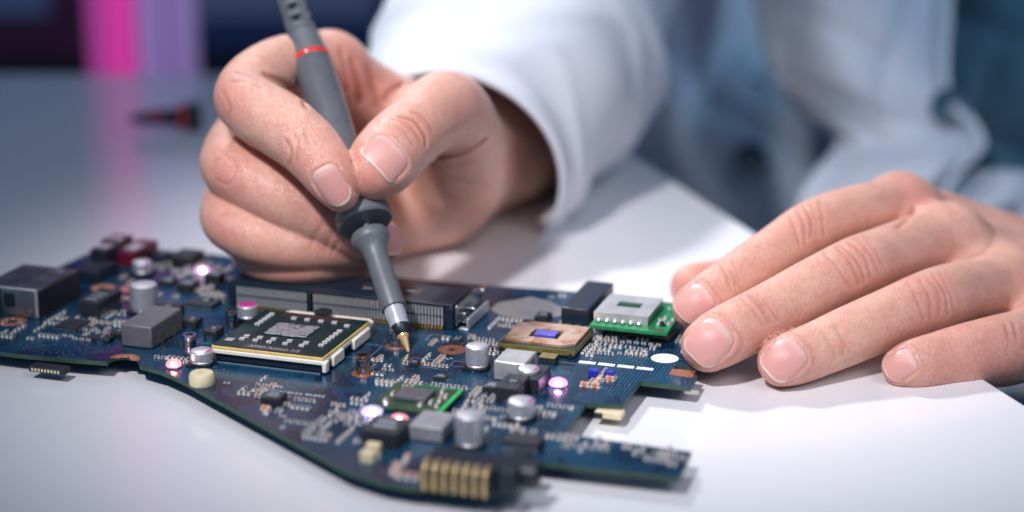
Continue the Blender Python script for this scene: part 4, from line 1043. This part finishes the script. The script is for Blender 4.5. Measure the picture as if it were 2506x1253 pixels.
# web of skin between thumb and index
palm = smin(palm, fr_.tube(T((850, 212, 74, 6.5), (930, 250, 76, 5.5), (1015, 275, 74, 7)), pad=14), 6)
Fh = palm
for P_, km in ((RP, 6), (RR, 6), (RM, 6), (RI, 7)):
    fl_ = fr_.tube(P_)
    Fh = smin(Fh, fl_, fr_.kfield(P_[0][:3], km, .3, 8, 24))
Fh = smin(Fh, fr_.tube(RT), fr_.kfield(RT[1][:3], 6, .3, 12, 28))
right_nails = [(813, 458, 845, 506, 11.6, 8.4, .15, 2.4), (947, 382, 911, 416, 8.6, 12.6, .10, 6.0), (966, 583, 972, 640, 9.5, 8.0, .18, 2.4)]
right_creases = [
    ([(650, 182), (690, 200), (735, 235), (750, 262)], .55, .8), ([(700, 345), (712, 372), (708, 405)], .28, .6), ([(722, 330), (728, 362), (724, 392)], .18, .5), ([(742, 325), (752, 350)], .25, .5),
    ([(575, 178), (610, 185), (640, 200)], .25, .5), ([(560, 200), (600, 200), (640, 215)], .22, .5), ([(545, 225), (562, 262), (556, 290)], .18, .6),
    ([(980, 285), (1015, 296), (1040, 330), (1043, 355)], .42, .6), ([(960, 292), (1000, 305), (1026, 340)], .25, .5), ([(1005, 272), (1040, 290), (1060, 320)], .28, .5), ([(945, 300), (985, 318), (1010, 352)], .18, .5),
    ([(1065, 388), (1110, 382), (1150, 368), (1190, 340)], .6, .8), ([(1060, 400), (1120, 440), (1190, 450)], .16, .9), ([(1040, 430), (1100, 480), (1160, 480)], .14, .9), ([(1050, 400), (1095, 402), (1150, 392)], .14, .8),
    ([(945, 245), (955, 225), (985, 205)], .7, 1.0), ([(860, 150), (875, 200), (880, 250)], .5, 1.2), ([(900, 165), (915, 215), (925, 260)], .4, 1.2), ([(835, 125), (845, 170), (850, 220)], .35, 1.2),
    ([(764, 602), (772, 575), (792, 545)], .15, .6), ([(796, 612), (806, 585), (822, 556)], .17, .6), ([(815, 618), (826, 592)], .15, .5),
    ([(525, 395), (550, 380), (575, 385)], .2, .5), ([(530, 440), (555, 450), (568, 440)], .2, .5), ([(540, 370), (575, 395), (572, 430)], .18, .6), ([(540, 530), (560, 520), (575, 530)], .18, .5)]
right_blush = [(545, 250, 9, .5), (545, 430, 9, .55), (545, 560, 8, .4), (760, 390, 7, .35), (850, 430, 8, .45), (915, 440, 8, .5), (1010, 310, 9, .3), (880, 200, 14, .55), (850, 300, 10, .55), (1130, 300, 12, .2), (810, 600, 9, .3), (700, 690, 12, .3)]
make_hand(Fh, fr_, 'hand', right_nails, right_creases, right_blush, 'hand gripping the probe like a pen')

# ---------------------------------------------------------------- resting hand
LI = T((2200, 512, 66, 9.6), (2110, 520, 50, 8.4), (2030, 542, 40, 8.2), (1975, 568, 33, 8.1), (1900, 618, 24, 7.5), (1838, 660, 16, 7.3), (1780, 700, 10, 7.0), (1730, 735, 5, 6.9), (1701, 755, 3, 6.0))
LM = T((2318, 590, 52, 10.0), (2220, 612, 36, 8.9), (2140, 640, 22, 8.7), (2090, 660, 14, 8.7), (1985, 712, 5, 8.3), (1890, 764, -3, 8.1), (1820, 798, -9, 7.8), (1765, 826, -13, 7.6), (1733, 845, -15, 6.9))
LR = T((2455, 692, 46, 10.0), (2395, 708, 34, 8.9), (2330, 722, 20, 8.8), (2275, 742, 10, 8.9), (2170, 782, 0, 8.0), (2070, 824, -7, 7.6), (2000, 854, -11, 7.2), (1945, 875, -14, 7.0), (1914, 886, -16, 6.3))
LP = T((2600, 790, 40, 10.5), (2520, 838, 18, 9.8), (2450, 858, 4, 9.6), (2370, 870, -3, 8.6), (2300, 882, -7, 7.6), (2240, 892, -11, 6.6), (2207, 898, -12, 5.2))
LT = T((2150, 640, 92, 11), (1960, 680, 78, 9.5), (1800, 700, 64, 8.5), (1705, 702, 55, 7.0), (1690, 704, 53, 5.6))
lo = np.array([W(1640, 700, 30)[0] - 6, W(1900, 930, -20)[1] - 16, -55]); hi = np.array([W(2990, 640, 100)[0], W(2500, 560, 190)[1] + 10, W(2180, 430, 66)[2] + 10])
fl = Field(lo, hi, .6)
palm = fl.tube(T((2200, 512, 66, 9.6), (2360, 575, 84, 11), (2580, 680, 104, 15), (2800, 780, 130, 19), (3100, 880, 170, 22)), pad=14)
palm = smin(palm, fl.tube(T((2318, 592, 52, 10), (2450, 645, 70, 11), (2620, 720, 94, 15), (2800, 800, 120, 18), (3100, 900, 160, 20)), pad=14), 9)
palm = smin(palm, fl.tube(T((2455, 694, 46, 10), (2580, 720, 70, 13), (2760, 800, 98, 18)), pad=14), 9)
palm = smin(palm, fl.tube(T((2600, 792, 40, 10.5), (2760, 810, 70, 14)), pad=14), 9)
palm = smin(palm, fl.tube(T((2300, 620, 88, 11), (2550, 720, 100, 14)), pad=14), 9)
Fh = palm
for P_, km in ((LT, 8), (LP, 7), (LR, 8), (LM, 8), (LI, 8)):
    Fh = smin(Fh, fl.tube(P_), fl.kfield(P_[0][:3], km, .3, 8, 26))
left_nails = [(1694, 738, 1657, 768, 10.0, 9.6, .08, 3.0), (1733, 834, 1691, 876, 11.6, 10.8, .08, 3.0), (1918, 876, 1872, 914, 11.0, 9.8, .10, 3.0), (2200, 892, 2164, 912, 8.4, 7.6, .09, 2.8)]
def arcs(c0, c1, n, bend, w_=.55, dep=.24):
    """n roughly parallel wrinkle lines swept across a knuckle between two pixel segments"""
    out = []; R_ = random.Random(int(c0[0][0]))
    for k in range(n):
        t = (k + .5) / n
        (ax0, ay0), (ax1, ay1) = c0; (bx0, by0), (bx1, by1) = c1
        p0 = (ax0 + (bx0 - ax0) * t + R_.uniform(-8, 8), ay0 + (by0 - ay0) * t + R_.uniform(-4, 4)); p1 = (ax1 + (bx1 - ax1) * t + R_.uniform(-4, 4), ay1 + (by1 - ay1) * t + R_.uniform(-4, 4))
        m_ = ((p0[0] + p1[0]) / 2 + bend[0] * (1 - 2 * abs(t - .5)) , (p0[1] + p1[1]) / 2 + bend[1])
        out.append(([p0, m_, p1], dep * R_.uniform(.35, 1.25), w_))
    return out
left_creases = arcs(((1925, 520), (1948, 600)), ((2005, 480), (2022, 570)), 5, (12, 0)) + arcs(((2010, 618), (2075, 705)), ((2130, 570), (2175, 665)), 6, (16, -2)) + arcs(((2215, 690), (2250, 790)), ((2310, 660), (2345, 760)), 5, (18, -2)) + \
    arcs(((1765, 655), (1785, 710)), ((1800, 630), (1812, 700)), 3, (8, 0), dep=.2) + arcs(((1805, 730), (1862, 795)), ((1865, 715), (1905, 780)), 4, (10, 0), dep=.22) + arcs(((2010, 815), (2040, 880)), ((2060, 790), (2085, 860)), 3, (8, 0), dep=.16) + \
    [([(2195, 556), (2222, 532), (2236, 512)], .45, 1.0), ([(2300, 480), (2340, 520)], .15, 1.0), ([(2460, 795), (2470, 830)], .25, .6), ([(2480, 790), (2488, 822)], .25, .6)]
left_blush = [(1975, 545, 8, .4), (2100, 630, 9, .45), (2280, 720, 9, .45), (1835, 640, 6, .2), (1860, 750, 7, .25), (1680, 790, 7, .4), (1710, 890, 7, .4), (1900, 930, 7, .4), (2180, 925, 7, .5), (2240, 470, 10, .45), (2350, 900, 14, .4), (2450, 870, 14, .45), (1665, 690, 8, .5)]
make_hand(Fh, fl, 'hand', left_nails, left_creases, left_blush, 'hand resting its fingertips on board and table')
# ================================================================== lab coat
def cloth_mat(name, col):
    m, nt, b, out = new_mat(name)
    tc = nd(nt, 'ShaderNodeTexCoord')
    wv = nd(nt, 'ShaderNodeTexNoise', Scale=1500.0, Detail=2.0); nt.links.new(tc.outputs['Object'], wv.inputs['Vector'])
    n = nd(nt, 'ShaderNodeTexNoise', Scale=14.0, Detail=3.0); nt.links.new(tc.outputs['Object'], n.inputs['Vector'])
    r = nd(nt, 'ShaderNodeValToRGB'); c = np.array(col)
    r.color_ramp.elements[0].color = (*(c * .95), 1); r.color_ramp.elements[1].color = (*np.clip(c * 1.05, 0, 1), 1)
    nt.links.new(n.outputs['Fac'], r.inputs['Fac']); nt.links.new(r.outputs['Color'], b.inputs['Base Color'])
    bp = nd(nt, 'ShaderNodeBump', Strength=.3, Distance=.0004); nt.links.new(wv.outputs['Fac'], bp.inputs['Height']); nt.links.new(bp.outputs['Normal'], b.inputs['Normal'])
    b.inputs['Roughness'].default_value = .85; b.inputs['Specular IOR Level'].default_value = .15
    return m
M['coat'] = cloth_mat('white_cotton', (.60, .63, .69)); M['shirt'] = cloth_mat('blue_shirt_cotton', (.06, .14, .20))
coat = bpy.data.objects.new('lab_coat', None); link(coat, person)
def grid_mesh(name, P, m, thick=1.4, closed=False, parent=coat):
    nr, nc = len(P), len(P[0]); vs = [tuple(np.array(p) * S) for row in P for p in row]; fs = []
    for i in range(nr - 1):
        for j in range(nc if closed else nc - 1):
            k = (j + 1) % nc; fs.append((i * nc + j, i * nc + k, (i + 1) * nc + k, (i + 1) * nc + j))
    me = bpy.data.meshes.new(name); me.from_pydata(vs, [], fs); me.materials.append(M[m]); me.shade_smooth()
    o = bpy.data.objects.new(name, me); scene.collection.objects.link(o); o.parent = parent
    o.matrix_parent_inverse = Matrix.Translation(-person.location)
    md = o.modifiers.new('cloth', 'SOLIDIFY'); md.thickness = thick * S; md.offset = 0
    return o
def sleeve(stations, seed, name='sleeve', fold=1.0):
    C = catmull(T(*stations), 12); ns = 64; P = []
    R_ = np.random.RandomState(seed); ph = R_.uniform(0, 6.28, 6)
    prev = None
    for i, c in enumerate(C):
        t = C[min(i + 1, len(C) - 1)][:3] - C[max(i - 1, 0)][:3]; t /= np.linalg.norm(t)
        e1 = np.cross(t, UP); e1 /= np.linalg.norm(e1); e2 = np.cross(e1, t); row = []
        s_ = i / 12
        for j in range(ns):
            a = 2 * math.pi * j / ns
            f_ = min(1, i / 8)
            r_ = c[3] * (1 + fold * f_ * (.05 * (1 - abs(math.sin(1.5 * a + 1.3 * s_ + ph[4]))) ** 3 + .04 * (1 - abs(math.sin(a - 2.2 * s_ + ph[5]))) ** 4 + .035 * math.sin(3 * a + 2.2 * s_ + ph[0]) + .03 * math.sin(2 * a - 3.5 * s_ + ph[1]) + .018 * math.sin(5 * a + 5.5 * s_ + ph[2])) + .012 * math.sin(2 * a + ph[3]))
            if i < 3: r_ += .5 * (i == 1)
            row.append(c[:3] + (e1 * math.cos(a) + e2 * math.sin(a)) * r_)
        P.append(row)
    o = grid_mesh(name, P, 'coat', closed=True)
    # stitched hem
    hem = MB(); i = 4
    for j in range(ns):
        if j % 2: continue
        p, q = P[i][j], P[i][(j + 1) % ns]
        d_ = (P[i][j] - C[i][:3]); d_ /= np.linalg.norm(d_)
        p, q = p + d_ * .9, q + d_ * .9
        hem.add([p, q, q + d_ * .25, p + d_ * .25, p + d_ * .1 + (C[i + 1] - C[i])[:3] * .05, q + d_ * .1 + (C[i + 1] - C[i])[:3] * .05], [(0, 1, 2, 3), (3, 2, 5, 4)])
    h = hem.build('hem_stitching', 'coat'); h.parent = o; h.matrix_parent_inverse = Matrix.Translation(-person.location); h['kind'] = 'stuff'
    return o
sleeve([(1112, 418, 112, 35), (1150, 350, 128, 38), (1215, 240, 156, 45), (1265, 140, 188, 50), (1310, 20, 225, 52), (1400, -260, 320, 56), (1540, -600, 420, 60)], 2)
sleeve([(2830, 810, 128, 31), (2890, 820, 140, 33), (3000, 840, 165, 37), (3200, 820, 230, 44), (3500, 600, 340, 52), (3600, 200, 420, 58)], 5)
def sheet(name, rows, m, n=10, fold=3.0, seed=1, thick=1.6):
    """rows of control points (photo x, y, depth) -> smooth cloth with folds"""
    A_ = np.array([[W(*p) for p in r] for r in rows])
    R1 = np.stack([catmull(A_[:, j], n) for j in range(A_.shape[1])], 1)
    R2 = np.stack([catmull(R1[i], n) for i in range(R1.shape[0])], 0)
    R_ = np.random.RandomState(seed); ph = R_.uniform(0, 6.28, 8)
    for i in range(R2.shape[0]):
        for j in range(R2.shape[1]):
            u, v = i / n, j / n
            R2[i, j] += FWD * fold * (math.sin(2.6 * v + 1.1 * u + ph[0]) + .6 * math.sin(4.7 * v - 2.1 * u + ph[1]) + .4 * math.sin(3.3 * u + ph[2]) + 1.3 * (1 - abs(math.sin(1.9 * v + .9 * u + ph[3]))) ** 3 + .9 * (1 - abs(math.sin(2.7 * u - 1.2 * v + ph[4]))) ** 4)
    return grid_mesh(name, [list(r) for r in R2], m, thick)
# far side of the coat in the gap beside the sleeve, the front panel, the other sleeve, the shirt inside
sheet('back_panel', [[(1400, -260, 520), (1650, -260, 500), (1850, -260, 470), (2000, -260, 450)], [(1420, 100, 500), (1650, 100, 470), (1780, 100, 440), (2000, 100, 430)], [(1400, 360, 480), (1620, 340, 430), (1760, 360, 400), (2000, 380, 410)], [(1380, 700, 520), (1640, 640, 430), (1800, 640, 400), (2050, 640, 410)], [(1380, 1100, 540), (1640, 1100, 450), (1800, 1100, 420), (2050, 1100, 420)]], 'coat', fold=11, seed=4)
sheet('front_panel', [[(1800, -260, 330), (1990, -260, 300), (2160, -260, 300), (2330, -260, 330)], [(1850, 0, 322), (2010, 0, 290), (2170, 0, 286), (2325, 0, 318)], [(1890, 170, 318), (2030, 180, 288), (2180, 190, 282), (2318, 200, 306)], [(1975, 290, 316), (2090, 300, 294), (2240, 310, 288), (2385, 300, 300)],
    [(2045, 350, 312), (2140, 362, 286), (2270, 366, 276), (2402, 360, 290)], [(1985, 430, 272), (2100, 425, 256), (2240, 425, 252), (2340, 425, 270)], [(1950, 520, 252), (2070, 520, 240), (2200, 520, 240), (2290, 520, 258)], [(1950, 700, 262), (2070, 700, 250), (2200, 700, 250), (2290, 700, 268)], [(1960, 1000, 300), (2070, 1000, 290), (2200, 1000, 290), (2290, 1000, 300)]], 'coat', fold=2.6, seed=9)
sheet('lower_panel', [[(2240, 440, 318), (2400, 420, 310), (2620, 430, 330)], [(2240, 500, 300), (2420, 490, 290), (2650, 510, 310)], [(2240, 580, 292), (2440, 575, 282), (2680, 600, 300)], [(2240, 700, 298), (2460, 700, 286), (2700, 720, 310)], [(2240, 980, 320), (2480, 980, 310), (2750, 990, 330)]], 'coat', fold=7, seed=5)
sheet('shirt', [[(2250, -300, 345), (2500, -300, 330), (2800, -300, 350)], [(2280, 0, 340), (2500, 0, 322), (2800, 0, 345)], [(2300, 250, 338), (2500, 250, 320), (2800, 250, 340)], [(2300, 480, 345), (2500, 480, 335), (2800, 480, 350)]], 'shirt', fold=5, seed=6)
sm_ = catmull(np.array([[*W(x, y, d), .85] for x, y, d in ((2327, -200, 316), (2322, 0, 306), (2314, 190, 294), (2345, 270, 290), (2388, 310, 286), (2402, 362, 278), (2340, 425, 258), (2292, 520, 246))]), 10)
P_ = [[c[:3] + (RIGHT * math.cos(a) * 1.6 - FWD * math.sin(a) * .0 + FWD * math.cos(a) * .3 + UP * math.sin(a) * 1.6) * c[3] for a in np.linspace(0, 5.5, 8)] for c in sm_]
grid_mesh('front_seam', P_, 'coat', thick=.6, closed=True)
for (px, py, dz) in ((1838, 390, 392), (2322, 262, 292), (1840, 230, 425)):
    p = W(px, py, dz); mb = MB().lathe([(7.5, 0), (8.5, 1.2), (8.2, 2.6), (6.5, 2.2), (2, 1.8)], p, 24, ax=-FWD)
    b_ = mb.build('button', mat('button_blue', (.03, .08, .13), .35)); b_.parent = coat; b_.matrix_parent_inverse = Matrix.Translation(-person.location)
